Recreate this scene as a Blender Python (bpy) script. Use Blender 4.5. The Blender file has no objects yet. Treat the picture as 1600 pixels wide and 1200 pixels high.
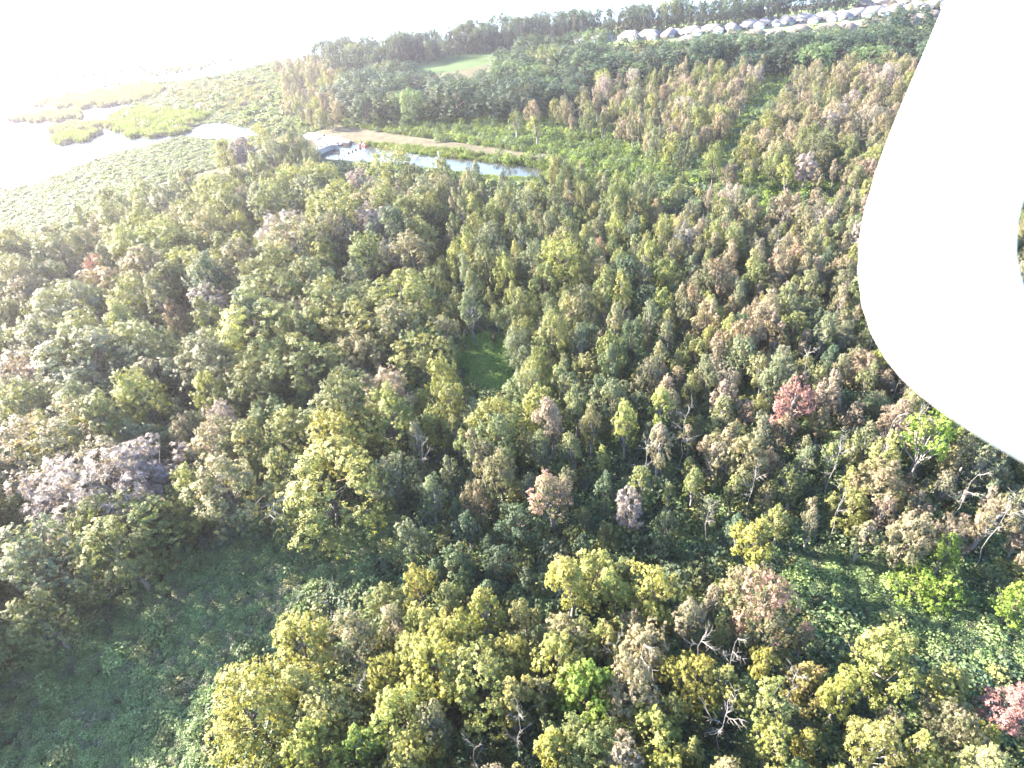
import bpy, bmesh, math, random
import numpy as np
from mathutils import Vector, Matrix
from mathutils.geometry import tessellate_polygon

S = bpy.context.scene
COL = S.collection
rad = math.radians

# ------------------------------------------------------------------ camera
CAM_H, PITCH, ROLL, FPX = 70.0, 37.0, 8.0, 950.0
_p, _r = rad(PITCH), rad(ROLL)
FWD = np.array([0, math.cos(_p), -math.sin(_p)])
_rt = np.array([1.0, 0, 0]); _up = np.array([0, math.sin(_p), math.cos(_p)])
CX = math.cos(_r) * _rt - math.sin(_r) * _up
CY = math.sin(_r) * _rt + math.cos(_r) * _up
CAM = np.array([0, 0, CAM_H])
cd = bpy.data.cameras.new('camera')
cam = bpy.data.objects.new('camera', cd); COL.objects.link(cam)
cd.sensor_width = 36.0; cd.lens = 36.0 * FPX / 1600.0
cd.clip_start = 0.02; cd.clip_end = 30000
cam.matrix_world = Matrix(((CX[0], CY[0], -FWD[0], 0), (CX[1], CY[1], -FWD[1], 0),
                           (CX[2], CY[2], -FWD[2], CAM_H), (0, 0, 0, 1)))
cd.dof.use_dof = True; cd.dof.focus_distance = 110.0; cd.dof.aperture_fstop = 12.0
S.camera = cam

# ------------------------------------------------------------------ sky, sun, exposure
SUN_AZ, SUN_EL = -62.0, 25.0
W = bpy.data.worlds.new('World'); S.world = W; W.use_nodes = True
_n = W.node_tree
_s = _n.nodes.new('ShaderNodeTexSky'); _s.sky_type = 'NISHITA'; _s.sun_disc = False; _s.dust_density = 0.9; _s.ozone_density = 2.5
_s.sun_elevation = rad(SUN_EL); _s.sun_rotation = rad(SUN_AZ)
_n.links.new(_s.outputs[0], _n.nodes['Background'].inputs[0])
_n.nodes['Background'].inputs[1].default_value = 0.095
sd = bpy.data.lights.new('sun', 'SUN'); sd.energy = 5.0; sd.angle = rad(0.6); sd.color = (1.0, 0.86, 0.68)
sun = bpy.data.objects.new('sun', sd); COL.objects.link(sun)
SUNV = Vector((math.sin(rad(SUN_AZ)) * math.cos(rad(SUN_EL)), math.cos(rad(SUN_AZ)) * math.cos(rad(SUN_EL)), math.sin(rad(SUN_EL))))
sun.rotation_euler = SUNV.to_track_quat('Z', 'Y').to_euler(); sun.location = (-200, 80, 200)
S.view_settings.view_transform = 'Standard'; S.view_settings.look = 'None'
S.view_settings.exposure = 4.05; S.view_settings.gamma = 1.0
try: S.view_settings.use_curve_mapping = False
except Exception: pass
S.cycles.max_bounces = 6; S.cycles.diffuse_bounces = 3; S.cycles.glossy_bounces = 2
S.cycles.transmission_bounces = 3; S.cycles.volume_bounces = 0
HAZE_DENSITY = 0.00009

# ------------------------------------------------------------------ helpers
def ray(u, v):
    d = FWD + (u - 800) / FPX * CX + (600 - v) / FPX * CY
    return d
def G(u, v, z=0.0):
    """the place on the level z that the photograph shows at pixel u, v"""
    d = ray(u, v); t = (z - CAM_H) / d[2]
    return CAM + d * t
def G2(u, v, z=0.0):
    p = G(u, v, z); return (float(p[0]), float(p[1]))
def PX(x, y, z):
    q = np.stack([np.asarray(x, float), np.asarray(y, float), np.asarray(z, float) * np.ones_like(np.asarray(x, float))], -1) - CAM
    w = q @ FWD
    w = np.where(w < 1e-3, 1e-3, w)
    return 800 + FPX * (q @ CX) / w, 600 - FPX * (q @ CY) / w
def inpoly(u, v, poly):
    u = np.asarray(u, float); v = np.asarray(v, float)
    ins = np.zeros(u.shape, bool); n = len(poly)
    for i in range(n):
        x1, y1 = poly[i]; x2, y2 = poly[(i + 1) % n]
        c = ((y1 > v) != (y2 > v))
        with np.errstate(divide='ignore', invalid='ignore'):
            xi = (x2 - x1) * (v - y1) / (y2 - y1 + 1e-12) + x1
        ins ^= c & (u < xi)
    return ins

def link(o, parent=None):
    COL.objects.link(o)
    if parent is not None: o.parent = parent
    return o
def tag(o, label=None, cat=None, group=None, kind=None):
    if label: o['label'] = label
    if cat: o['category'] = cat
    if group: o['group'] = group
    if kind: o['kind'] = kind
    return o
def empty(name, loc, rz=0.0, sc=1.0):
    o = bpy.data.objects.new(name, None); COL.objects.link(o)
    o.location = loc; o.rotation_euler = (0, 0, rz); o.scale = (sc, sc, sc) if not hasattr(sc, '__len__') else sc
    o.empty_display_size = 0.5
    return o
def mesh_np(name, V, F, mats, mi=None, smooth=False):
    """mesh from arrays; F is a list of (faces, k) groups of k-gons"""
    me = bpy.data.meshes.new(name)
    V = np.asarray(V, np.float32)
    loops, starts, tot = [], [], 0
    for f in F:
        f = np.asarray(f, np.int32)
        if f.size == 0: continue
        k = f.shape[1]
        loops.append(f.ravel()); starts.append(tot + np.arange(len(f)) * k); tot += f.size
    loops = np.concatenate(loops); starts = np.concatenate(starts).astype(np.int32)
    me.vertices.add(len(V)); me.vertices.foreach_set('co', V.ravel())
    me.loops.add(len(loops)); me.loops.foreach_set('vertex_index', loops)
    me.polygons.add(len(starts)); me.polygons.foreach_set('loop_start', starts)
    for m in mats: me.materials.append(m)
    if mi is not None: me.polygons.foreach_set('material_index', np.asarray(mi, np.int32))
    me.update(calc_edges=True)
    if smooth: me.polygons.foreach_set('use_smooth', np.ones(len(starts), bool))
    return me
def fattr(me, name, vals):
    a = me.attributes.new(name, 'FLOAT', 'FACE'); a.data.foreach_set('value', np.asarray(vals, np.float32))
def sheet(name, pts, z, mat, kind='structure'):
    tris = tessellate_polygon([[Vector((p[0], p[1], 0)) for p in pts]])
    V = np.array([(p[0], p[1], z) for p in pts])
    T = []
    for a, b, c in tris:
        ar = (pts[b][0] - pts[a][0]) * (pts[c][1] - pts[a][1]) - (pts[b][1] - pts[a][1]) * (pts[c][0] - pts[a][0])
        T.append((a, b, c) if ar > 0 else (a, c, b))
    o = link(bpy.data.objects.new(name, mesh_np(name, V, [np.array(T)], [mat])))
    return tag(o, kind=kind)
class MB:
    """collects simple solids and links them as one mesh"""
    def __init__(s): s.V = []; s.F3 = []; s.F4 = []
    def box(s, c, d, rz=0.0, taper=1.0):
        n = len(s.V); cx, cy, cz = c; dx, dy, dz = d[0] / 2, d[1] / 2, d[2] / 2
        ca, sa = math.cos(rz), math.sin(rz)
        for z, t in ((-dz, 1.0), (dz, taper)):
            for x, y in ((-dx, -dy), (dx, -dy), (dx, dy), (-dx, dy)):
                x *= t; y *= t
                s.V.append((cx + x * ca - y * sa, cy + x * sa + y * ca, cz + z))
        for f in ((0, 3, 2, 1), (4, 5, 6, 7), (0, 1, 5, 4), (1, 2, 6, 5), (2, 3, 7, 6), (3, 0, 4, 7)):
            s.F4.append([n + i for i in f])
        return s
    def tube(s, P, R, k=6):
        P = [np.asarray(p, float) for p in P]; n0 = len(s.V)
        for i, p in enumerate(P):
            t = P[min(i + 1, len(P) - 1)] - P[max(i - 1, 0)]
            t = t / (np.linalg.norm(t) + 1e-9)
            a = np.array([0.31, 0.95, 0.05]) if abs(t[1]) < 0.8 else np.array([0.95, 0.1, 0.3])
            e1 = np.cross(t, a); e1 /= np.linalg.norm(e1); e2 = np.cross(t, e1)
            for j in range(k):
                w = 2 * math.pi * j / k
                s.V.append(tuple(p + R[i] * (math.cos(w) * e1 + math.sin(w) * e2)))
        for i in range(len(P) - 1):
            for j in range(k):
                a = n0 + i * k + j; b = n0 + i * k + (j + 1) % k
                s.F4.append([a, b, b + k, a + k])
        for base, rev in ((n0, True), (n0 + (len(P) - 1) * k, False)):
            c = len(s.V); s.V.append(tuple(P[0] if rev else P[-1]))
            for j in range(k):
                a, b = base + j, base + (j + 1) % k
                s.F3.append([c, b, a] if rev else [c, a, b])
        return s
    def lathe(s, prof, c=(0, 0, 0), k=12):
        n0 = len(s.V)
        for r, z in prof:
            for j in range(k):
                w = 2 * math.pi * j / k
                s.V.append((c[0] + r * math.cos(w), c[1] + r * math.sin(w), c[2] + z))
        for i in range(len(prof) - 1):
            for j in range(k):
                a = n0 + i * k + j; b = n0 + i * k + (j + 1) % k
                s.F4.append([a, b, b + k, a + k])
        return s
    def mesh(s, name, mat, smooth=False):
        F = []
        if s.F4: F.append(np.array(s.F4))
        if s.F3: F.append(np.array(s.F3))
        return mesh_np(name, s.V, F, [mat], smooth=smooth)
    def build(s, name, mat, parent=None, smooth=False):
        return link(bpy.data.objects.new(name, s.mesh(name, mat, smooth)), parent)

# ------------------------------------------------------------------ materials
def new_mat(name):
    m = bpy.data.materials.new(name); m.use_nodes = True
    nt = m.node_tree
    for n in list(nt.nodes): nt.nodes.remove(n)
    out = nt.nodes.new('ShaderNodeOutputMaterial')
    return m, nt, out
def N(nt, t, **kw):
    n = nt.nodes.new(t)
    for k, v in kw.items(): setattr(n, k, v)
    return n
def plain(name, col, rough=0.7, noise=0.25, scale=1.5, spec=0.3, bump=0.0):
    m, nt, out = new_mat(name)
    b = N(nt, 'ShaderNodeBsdfPrincipled'); b.inputs['Roughness'].default_value = rough
    b.inputs['Specular IOR Level'].default_value = spec
    tc = N(nt, 'ShaderNodeTexCoord'); nz = N(nt, 'ShaderNodeTexNoise'); nz.inputs['Scale'].default_value = scale
    nz.inputs['Detail'].default_value = 6
    nt.links.new(tc.outputs['Object'], nz.inputs['Vector'])
    mp = N(nt, 'ShaderNodeMapRange'); mp.inputs[3].default_value = 1 - noise; mp.inputs[4].default_value = 1 + noise
    mp.inputs[1].default_value = 0.3; mp.inputs[2].default_value = 0.7
    nt.links.new(nz.outputs['Fac'], mp.inputs[0])
    mx = N(nt, 'ShaderNodeVectorMath', operation='SCALE'); mx.inputs[0].default_value = col
    nt.links.new(mp.outputs[0], mx.inputs['Scale']); nt.links.new(mx.outputs[0], b.inputs['Base Color'])
    if bump:
        bp = N(nt, 'ShaderNodeBump'); bp.inputs['Strength'].default_value = bump
        nt.links.new(nz.outputs['Fac'], bp.inputs['Height']); nt.links.new(bp.outputs[0], b.inputs['Normal'])
    nt.links.new(b.outputs[0], out.inputs[0])
    return m
def leaf_material(name):
    """leaf blades: two tints carried by each plant, mixed tuft by tuft, leaf by leaf"""
    m, nt, out = new_mat(name)
    t1 = N(nt, 'ShaderNodeAttribute', attribute_type='INSTANCER', attribute_name='tint')
    t2 = N(nt, 'ShaderNodeAttribute', attribute_type='INSTANCER', attribute_name='tint_b')
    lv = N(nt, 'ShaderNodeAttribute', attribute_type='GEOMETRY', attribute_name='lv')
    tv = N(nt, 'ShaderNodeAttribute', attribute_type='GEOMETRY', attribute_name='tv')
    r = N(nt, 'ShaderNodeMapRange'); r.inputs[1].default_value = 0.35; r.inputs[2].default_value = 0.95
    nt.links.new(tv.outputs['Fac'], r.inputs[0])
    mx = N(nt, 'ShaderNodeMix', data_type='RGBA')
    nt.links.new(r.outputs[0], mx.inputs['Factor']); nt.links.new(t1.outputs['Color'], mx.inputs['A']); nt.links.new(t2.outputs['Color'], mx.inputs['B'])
    r2 = N(nt, 'ShaderNodeMapRange'); r2.inputs[3].default_value = 0.6; r2.inputs[4].default_value = 1.4
    nt.links.new(lv.outputs['Fac'], r2.inputs[0])
    sc = N(nt, 'ShaderNodeVectorMath', operation='SCALE')
    nt.links.new(mx.outputs['Result'], sc.inputs[0]); nt.links.new(r2.outputs[0], sc.inputs['Scale'])
    b = N(nt, 'ShaderNodeBsdfPrincipled'); b.inputs['Roughness'].default_value = 0.6; b.inputs['Specular IOR Level'].default_value = 0.18
    tr = N(nt, 'ShaderNodeBsdfTranslucent')
    gl = N(nt, 'ShaderNodeVectorMath', operation='MULTIPLY'); gl.inputs[1].default_value = (1.25, 1.2, 0.7)
    nt.links.new(sc.outputs[0], gl.inputs[0])
    nt.links.new(sc.outputs[0], b.inputs['Base Color']); nt.links.new(gl.outputs[0], tr.inputs['Color'])
    ms = N(nt, 'ShaderNodeMixShader'); ms.inputs[0].default_value = 0.36
    nt.links.new(b.outputs[0], ms.inputs[1]); nt.links.new(tr.outputs[0], ms.inputs[2]); nt.links.new(ms.outputs[0], out.inputs[0])
    return m
def water_material(name, deep, rough, bump_scale, bump):
    m, nt, out = new_mat(name)
    b = N(nt, 'ShaderNodeBsdfPrincipled'); b.inputs['Base Color'].default_value = (*deep, 1)
    b.inputs['Roughness'].default_value = rough; b.inputs['IOR'].default_value = 1.333
    b.inputs['Specular IOR Level'].default_value = 0.5
    tc = N(nt, 'ShaderNodeTexCoord'); nz = N(nt, 'ShaderNodeTexNoise'); nz.inputs['Scale'].default_value = bump_scale; nz.inputs['Detail'].default_value = 4
    nt.links.new(tc.outputs['Object'], nz.inputs['Vector'])
    bp = N(nt, 'ShaderNodeBump'); bp.inputs['Strength'].default_value = bump; bp.inputs['Distance'].default_value = 0.2
    nt.links.new(nz.outputs['Fac'], bp.inputs['Height']); nt.links.new(bp.outputs[0], b.inputs['Normal'])
    nt.links.new(b.outputs[0], out.inputs[0])
    return m
def ground_material():
    m, nt, out = new_mat('ground')
    b = N(nt, 'ShaderNodeBsdfPrincipled'); b.inputs['Roughness'].default_value = 0.95; b.inputs['Specular IOR Level'].default_value = 0.1
    tc = N(nt, 'ShaderNodeTexCoord')
    n1 = N(nt, 'ShaderNodeTexNoise'); n1.inputs['Scale'].default_value = 0.09; n1.inputs['Detail'].default_value = 8
    n2 = N(nt, 'ShaderNodeTexNoise'); n2.inputs['Scale'].default_value = 1.7; n2.inputs['Detail'].default_value = 6
    nt.links.new(tc.outputs['Object'], n1.inputs['Vector']); nt.links.new(tc.outputs['Object'], n2.inputs['Vector'])
    ad = N(nt, 'ShaderNodeMath', operation='ADD'); nt.links.new(n1.outputs['Fac'], ad.inputs[0]); nt.links.new(n2.outputs['Fac'], ad.inputs[1])
    cr = N(nt, 'ShaderNodeValToRGB'); e = cr.color_ramp.elements
    e[0].position = 0.35; e[0].color = (0.022, 0.026, 0.012, 1); e[1].position = 0.68; e[1].color = (0.055, 0.075, 0.028, 1)
    x = cr.color_ramp.elements.new(0.52); x.color = (0.04, 0.036, 0.02, 1)
    hf = N(nt, 'ShaderNodeMath', operation='MULTIPLY'); hf.inputs[1].default_value = 0.5
    nt.links.new(ad.outputs[0], hf.inputs[0]); nt.links.new(hf.outputs[0], cr.inputs[0]); nt.links.new(cr.outputs[0], b.inputs['Base Color'])
    nt.links.new(b.outputs[0], out.inputs[0])
    return m

M_GROUND = ground_material()
M_LEAF = leaf_material('leaf')
M_BARK = plain('bark', (0.095, 0.083, 0.07), 0.9, 0.4, 3.0, 0.1)
M_PALEBARK = plain('weathered_wood', (0.145, 0.138, 0.135), 0.85, 0.25, 4.0, 0.1)
M_LAKE = water_material('lake_water', (0.03, 0.04, 0.045), 0.22, 0.35, 0.55)
M_CANAL = water_material('canal_water', (0.02, 0.022, 0.02), 0.10, 0.8, 0.22)
M_LEVEE = plain('dry_mown_grass', (0.056, 0.052, 0.036), 0.95, 0.3, 0.35, 0.05)
M_MEADOW = plain('meadow_grass', (0.034, 0.056, 0.022), 0.95, 0.3, 0.06, 0.05)
M_LAWN = plain('lawn', (0.11, 0.15, 0.06), 0.95, 0.25, 0.1, 0.05)
M_ROAD = plain('pale_concrete', (0.20, 0.195, 0.185), 0.85, 0.12, 0.4, 0.2)
M_CONC = plain('concrete', (0.20, 0.195, 0.19), 0.85, 0.18, 0.6, 0.2)
M_DARKCONC = plain('stained_concrete', (0.055, 0.055, 0.062), 0.9, 0.3, 0.5, 0.2)
M_WHITE = plain('white_paint', (0.80, 0.80, 0.79), 0.45, 0.03, 1.0, 0.4)
M_RED = plain('red_plastic', (0.20, 0.015, 0.015), 0.4, 0.12, 2.0, 0.5)
M_DARKRED = plain('dark_float', (0.09, 0.03, 0.03), 0.5, 0.15, 2.0, 0.4)
M_WALL = plain('stucco', (0.22, 0.205, 0.19), 0.85, 0.06, 1.0, 0.2)
M_ROOF = plain('grey_shingles', (0.095, 0.092, 0.097), 0.9, 0.12, 2.0, 0.15)
M_ROOFS = [M_ROOF, plain('brown_shingles', (0.085, 0.072, 0.062), 0.9, 0.12, 2.0, 0.15), plain('pale_shingles', (0.135, 0.13, 0.125), 0.9, 0.12, 2.0, 0.15)]
M_GLASS = plain('window_glass', (0.03, 0.035, 0.045), 0.1, 0.05, 1.0, 0.6)
M_SCREEN = plain('dark_screen', (0.05, 0.055, 0.06), 0.7, 0.1, 1.0, 0.2)
M_SHELL = plain('white_gloss_plastic', (0.86, 0.86, 0.86), 0.32, 0.01, 6.0, 0.5)
M_PAD = plain('lily_pad', (0.045, 0.055, 0.036), 0.5, 0.35, 1.2, 0.4)

# ------------------------------------------------------------------ haze, ground, water
def haze():
    m, nt, out = new_mat('haze')
    v = N(nt, 'ShaderNodeVolumePrincipled')
    v.inputs['Color'].default_value = (0.86, 0.82, 1.0, 1); v.inputs['Density'].default_value = HAZE_DENSITY; v.inputs['Anisotropy'].default_value = 0.55
    nt.links.new(v.outputs[0], out.inputs['Volume'])
    m.cycles.homogeneous_volume = True
    mb = MB().box((0, 0, 36.5), (16000, 16000, 75))
    tag(mb.build('haze', m), kind='stuff')
haze()
def ground():
    k = 96; V = [(0, 0, 0)]; F3 = []; F4 = []
    rs = [60, 150, 350, 800, 2000, 7800]
    for R in rs:
        for j in range(k):
            w = 2 * math.pi * j / k; V.append((R * math.cos(w), R * math.sin(w), 0))
    for j in range(k): F3.append((0, 1 + j, 1 + (j + 1) % k))
    for i in range(len(rs) - 1):
        for j in range(k):
            a = 1 + i * k + j; b = 1 + i * k + (j + 1) % k
            F4.append((a, a + k, b + k, b))
    o = link(bpy.data.objects.new('ground', mesh_np('ground', V, [np.array(F4), np.array(F3)], [M_GROUND])))
    tag(o, kind='structure')
ground()

SHORE = [(-600, 345), (-200, 322), (0, 295), (60, 288), (85, 275), (110, 266), (150, 250), (180, 240), (230, 228), (285, 215), (300, 218),
         (345, 219), (400, 214), (408, 206), (392, 199), (370, 197), (341, 191), (310, 195), (300, 203), (288, 210), (262, 213), (222, 216),
         (195, 209), (168, 200), (163, 192), (185, 184), (188, 174), (225, 159), (200, 160), (150, 168), (105, 170), (60, 163), (90, 156),
         (140, 147), (230, 132), (340, 119), (400, 104), (440, 92), (490, 86), (560, 80), (620, 76), (720, 59), (830, 46), (1000, 31), (1150, 19), (1300, 3), (1450, -20)]
LAKE_W = [G2(*p) for p in SHORE] + [(1500, 900), (3400, 3600), (2400, 5200), (300, 5100)] + [G2(140, -2), G2(0, 23)] + [(-4200, 2500), (-4500, 300), (-1200, 120)]
tag(sheet('lake', LAKE_W, 0.05, M_LAKE))
CANAL_PX = [(492, 236), (500, 224), (535, 222), (560, 224), (585, 227), (612, 233), (645, 240), (700, 246), (760, 252), (815, 258), (848, 263),
            (852, 272), (830, 279), (790, 279), (720, 271), (650, 262), (600, 257), (545, 252), (510, 248)]
POOL_PX = [(1018, 283), (1060, 285), (1112, 290), (1118, 301), (1080, 306), (1030, 304)]
CANAL_W = [G2(*p) for p in CANAL_PX]
tag(sheet('canal', CANAL_W, 0.05, M_CANAL))
tag(sheet('canal_pool', [G2(*p) for p in POOL_PX], 0.05, M_CANAL))

MEADOW_PX = [(612, 108), (625, 88), (660, 84), (720, 73), (780, 63), (835, 56), (900, 50), (960, 46), (1060, 37), (1180, 27), (1250, 18), (1330, 2), (1340, -6), (1420, -14), (1420, -4), (1340, 8), (1260, 30), (1100, 44), (930, 60), (820, 72), (740, 92), (660, 108)]
tag(sheet('meadow', [G2(*p) for p in MEADOW_PX[:20] + [(1260, 40), (1100, 54), (930, 70), (835, 82), (745, 104), (660, 120), (600, 118)]], 0.012, M_MEADOW))
LAWN_PX = [(895, 66), (930, 50), (1000, 44), (1100, 34), (1180, 25), (1270, 15), (1360, 1), (1470, -14), (1640, -30), (1700, 10), (1480, 40), (1350, 56), (1240, 64), (1060, 74), (960, 74)]
tag(sheet('lawn', [G2(*p) for p in LAWN_PX], 0.024, M_LAWN))
def strip(name, px, w, z, mat):
    P = [np.array(G2(*p)) for p in px]; L = []; R = []
    for i, p in enumerate(P):
        t = P[min(i + 1, len(P) - 1)] - P[max(0, i - 1)]; t /= np.linalg.norm(t); nrm = np.array([-t[1], t[0]])
        L.append(tuple(p + nrm * w / 2)); R.append(tuple(p - nrm * w / 2))
    return sheet(name, R + L[::-1], z, mat)
ROAD_PX = [(900, 66), (960, 62), (1030, 57), (1110, 49), (1180, 44), (1250, 36), (1320, 29), (1400, 19), (1480, 9), (1620, -12)]
strip('road', ROAD_PX, 9.0, 0.06, M_ROAD)
strip('road', [(1180, 56), (1240, 55), (1300, 50), (1370, 43), (1440, 33), (1520, 22), (1640, 4)], 14.0, 0.064, M_ROAD)

# levee: a raised bank with a mown top
LEV_TOP = [(478, 209), (505, 203), (535, 198), (575, 203), (640, 213), (700, 221), (760, 229), (820, 237), (870, 243), (930, 252)]
LEV_BOT = [(478, 219), (505, 217), (540, 216), (580, 218), (640, 224), (700, 231), (760, 238), (820, 245), (870, 250), (930, 256)]
def levee():
    A = [np.array(G2(u, v, 1.2)) for u, v in LEV_TOP]; B = [np.array(G2(u, v, 1.2)) for u, v in LEV_BOT]
    V = []; F = []
    for a, b in zip(A, B):
        d = (a - b) / np.linalg.norm(a - b)
        rows = [(a + d * 3.5, -0.02), (a + d * 0.4, 1.15), (a, 1.22)] + [(a + (b - a) * t, 1.22 + 0.12 * math.sin(math.pi * t)) for t in (0.25, 0.5, 0.75)] + [(b, 1.22), (b - d * 0.4, 1.1), (b - d * 3.0, -0.02)]
        V += [(p[0], p[1], z) for p, z in rows]
    k = 9
    for i in range(len(A) - 1):
        for j in range(k - 1):
            F.append((i * k + j, i * k + j + 1, (i + 1) * k + j + 1, (i + 1) * k + j))
    o = link(bpy.data.objects.new('levee_path', mesh_np('levee_path', V, [np.array(F)], [M_LEVEE], smooth=True)))
    tag(o, kind='structure')
levee()

# ------------------------------------------------------------------ plant prototypes
def quads_leaf(rng, C, Nn, L, Wd):
    """rhombic leaf sprays at C, facing Nn"""
    n = len(C)
    Nn = Nn / (np.linalg.norm(Nn, axis=1, keepdims=True) + 1e-9)
    a = rng.normal(size=(n, 3)); t = np.cross(Nn, a); t /= (np.linalg.norm(t, axis=1, keepdims=True) + 1e-9)
    b = np.cross(Nn, t)
    L = L[:, None]; Wd = Wd[:, None]
    V = np.stack([C - t * L / 2, C + b * Wd / 2 + t * L * 0.08, C + t * L / 2, C - b * Wd / 2 + t * L * 0.08], 1).reshape(-1, 3)
    F = np.arange(4 * n).reshape(n, 4)
    return V, F
def bent(rng, a, b, n=4, wob=0.08):
    a = np.asarray(a, float); b = np.asarray(b, float); d = np.linalg.norm(b - a)
    P = []
    for i in range(n + 1):
        t = i / n; p = a + (b - a) * t; p[2] += 0.10 * d * math.sin(math.pi * t) * (-0.6)
        if 0 < i < n: p += rng.normal(size=3) * wob * d * 0.5
        P.append(p)
    return P
STY = dict(
    maple=dict(z0=0.26, tufts=74, rt=(0.13, 0.29), leaves=25000, ls=(0.09, 0.21), up=1.35, shell=(0.35, 1.0), prof='broad', sparse=0.12),
    slim=dict(z0=0.38, tufts=38, rt=(0.20, 0.42), leaves=12500, ls=(0.085, 0.19), up=1.5, shell=(0.15, 1.0), prof='tall', sparse=0.26),
    oak=dict(z0=0.12, tufts=64, rt=(0.18, 0.30), leaves=24000, ls=(0.13, 0.28), up=0.95, shell=(0.7, 1.0), prof='dome', sparse=0.04),
    twig=dict(z0=0.30, tufts=40, rt=(0.22, 0.36), leaves=12000, ls=(0.22, 0.55), up=1.1, shell=(0.35, 1.0), prof='dome', sparse=0.1),
    tall=dict(z0=0.12, tufts=44, rt=(0.20, 0.34), leaves=6500, ls=(0.26, 0.5), up=1.2, shell=(0.4, 1.0), prof='tall', sparse=0.10),
    umbrella=dict(z0=0.62, tufts=24, rt=(0.26, 0.36), leaves=7000, ls=(0.12, 0.26), up=0.8, shell=(0.5, 1.0), prof='dome', sparse=0.05),
    bush=dict(z0=0.02, tufts=24, rt=(0.30, 0.44), leaves=5200, ls=(0.11, 0.24), up=1.0, shell=(0.4, 1.0), prof='dome', sparse=0.05),
)
def build_tree(seed, H, R, style):
    rng = np.random.default_rng(seed); st = STY[style]
    lob = rng.uniform(0, 2 * math.pi, 3); amp = rng.uniform(0.10, 0.22, 3)
    def prof(t):
        if st['prof'] == 'broad': return (0.55 + 0.45 * math.sin(math.pi * min(1, t * 0.9 + 0.08))) * (1 - 0.55 * max(0, t - 0.55) / 0.45)
        if st['prof'] == 'tall': return (0.5 + 0.5 * math.sin(math.pi * min(1, t * 0.85 + 0.12))) * (1 - 0.6 * max(0, t - 0.5) / 0.5)
        return math.sqrt(max(0.05, 1 - (max(0, t - 0.25) / 0.85) ** 2))
    lean = rng.normal(size=2) * 0.05 * H
    T = []
    nt_ = st['tufts']
    for i in range(nt_):
        t = ((i + rng.uniform(0, 1)) / nt_) ** 0.8
        a = i * 2.39996 + rng.uniform(-0.5, 0.5)
        rr = prof(t) * R * (1 + sum(amp[j] * math.sin((j + 1) * a + lob[j]) for j in range(3)))
        q = st['shell'][0] + (st['shell'][1] - st['shell'][0]) * math.sqrt(rng.uniform())
        z = H * (st['z0'] + (0.93 - st['z0']) * t) + rng.normal() * 0.03 * H
        if rng.uniform() < st['sparse']: continue
        rt = R * rng.uniform(*st['rt']) * (1.0 if style != 'slim' else 1.1) * (0.75 if t > 0.85 and st['prof'] != 'dome' else 1)
        T.append((np.array([math.cos(a) * rr * q + lean[0] * t, math.sin(a) * rr * q + lean[1] * t, z]), rt, t, rng.uniform()))
    w = np.array([x[1] ** 2 for x in T]); w /= w.sum()
    cnt = rng.multinomial(st['leaves'], w)
    Cs, Ns, TV, LV, Ls, Ws = [], [], [], [], [], []
    for (c, rt, t, tvv), n in zip(T, cnt):
        if n == 0: continue
        d = rng.normal(size=(n, 3)); d /= np.linalg.norm(d, axis=1, keepdims=True)
        ax = c - np.array([lean[0] * 0.3, lean[1] * 0.3, H * max(0.1, st['z0'] - 0.12)]); ax /= np.linalg.norm(ax)
        # sprigs: leaves gather on short shoots inside each tuft
        ns = max(5, n // 22); sp = rng.normal(size=(ns, 3)); sp /= np.linalg.norm(sp, axis=1, keepdims=True)
        sp = sp * rng.uniform(0.45, 1.0, (ns, 1)) ** 0.6
        which = rng.integers(0, ns, n)
        off = sp[which] + d * rng.uniform(0.03, 0.27, (n, 1))
        off = off * np.array([1, 1, st['up']])
        P = c + off * rt
        P[:, 2] = np.maximum(P[:, 2], 0.12)
        Cs.append(P); Ns.append(sp[which] * 0.9 + off * 0.3 + ax * 0.45 + np.array([0, 0, 0.4]) + rng.normal(size=(n, 3)) * 0.36)
        top = max(0, (t - 0.45)) * 0.55  # upper tufts take more second tint: tip colour, and painted light on dark-green crowns
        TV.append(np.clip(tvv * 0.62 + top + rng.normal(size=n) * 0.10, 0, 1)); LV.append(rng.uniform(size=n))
        L = rng.uniform(st['ls'][0], st['ls'][1], n)
        if style == 'twig':
            bare = rng.uniform(size=n) < 0.62
            Ls.append(np.where(bare, L * 1.5, L * 0.62)); Ws.append(np.where(bare, 0.034, L * 0.32))
        else:
            Ls.append(L); Ws.append(L * rng.uniform(0.5, 0.8, n))
    C = np.concatenate(Cs); Nn = np.concatenate(Ns)
    V, F = quads_leaf(rng, C, Nn, np.concatenate(Ls), np.concatenate(Ws))
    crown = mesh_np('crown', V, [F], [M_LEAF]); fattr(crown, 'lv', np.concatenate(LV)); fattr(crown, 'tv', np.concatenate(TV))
    # trunk and limbs
    mb = MB(); r0 = 0.016 * H + 0.03
    ztop = H * 0.78
    tp = [np.array([lean[0] * 0.9 * (k / 5) ** 1.5, lean[1] * 0.9 * (k / 5) ** 1.5, ztop * k / 5 - (0.15 if k == 0 else 0)]) + (rng.normal(size=3) * np.array([1, 1, 0]) * 0.012 * H if 0 < k else 0) for k in range(6)]
    mb.tube(tp, [r0 * (1.25 - 0.2 * k) if k < 5 else r0 * 0.2 for k in range(6)], 6)
    order = rng.permutation(len(T))[:18 if style != 'twig' else 34]
    for i in order:
        c, rt, t, _ = T[i]
        zs = min(ztop * 0.95, max(H * 0.14, c[2] * rng.uniform(0.45, 0.72)))
        k = zs / ztop * 5; i0 = min(4, int(k)); s = tp[i0] + (tp[i0 + 1] - tp[i0]) * (k - i0)
        end = c + (c - s) * 0.12
        rb = r0 * rng.uniform(0.28, 0.45)
        mb.tube(bent(rng, s, end, 3), [rb, rb * 0.75, rb * 0.5, rb * 0.2], 4)
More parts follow.
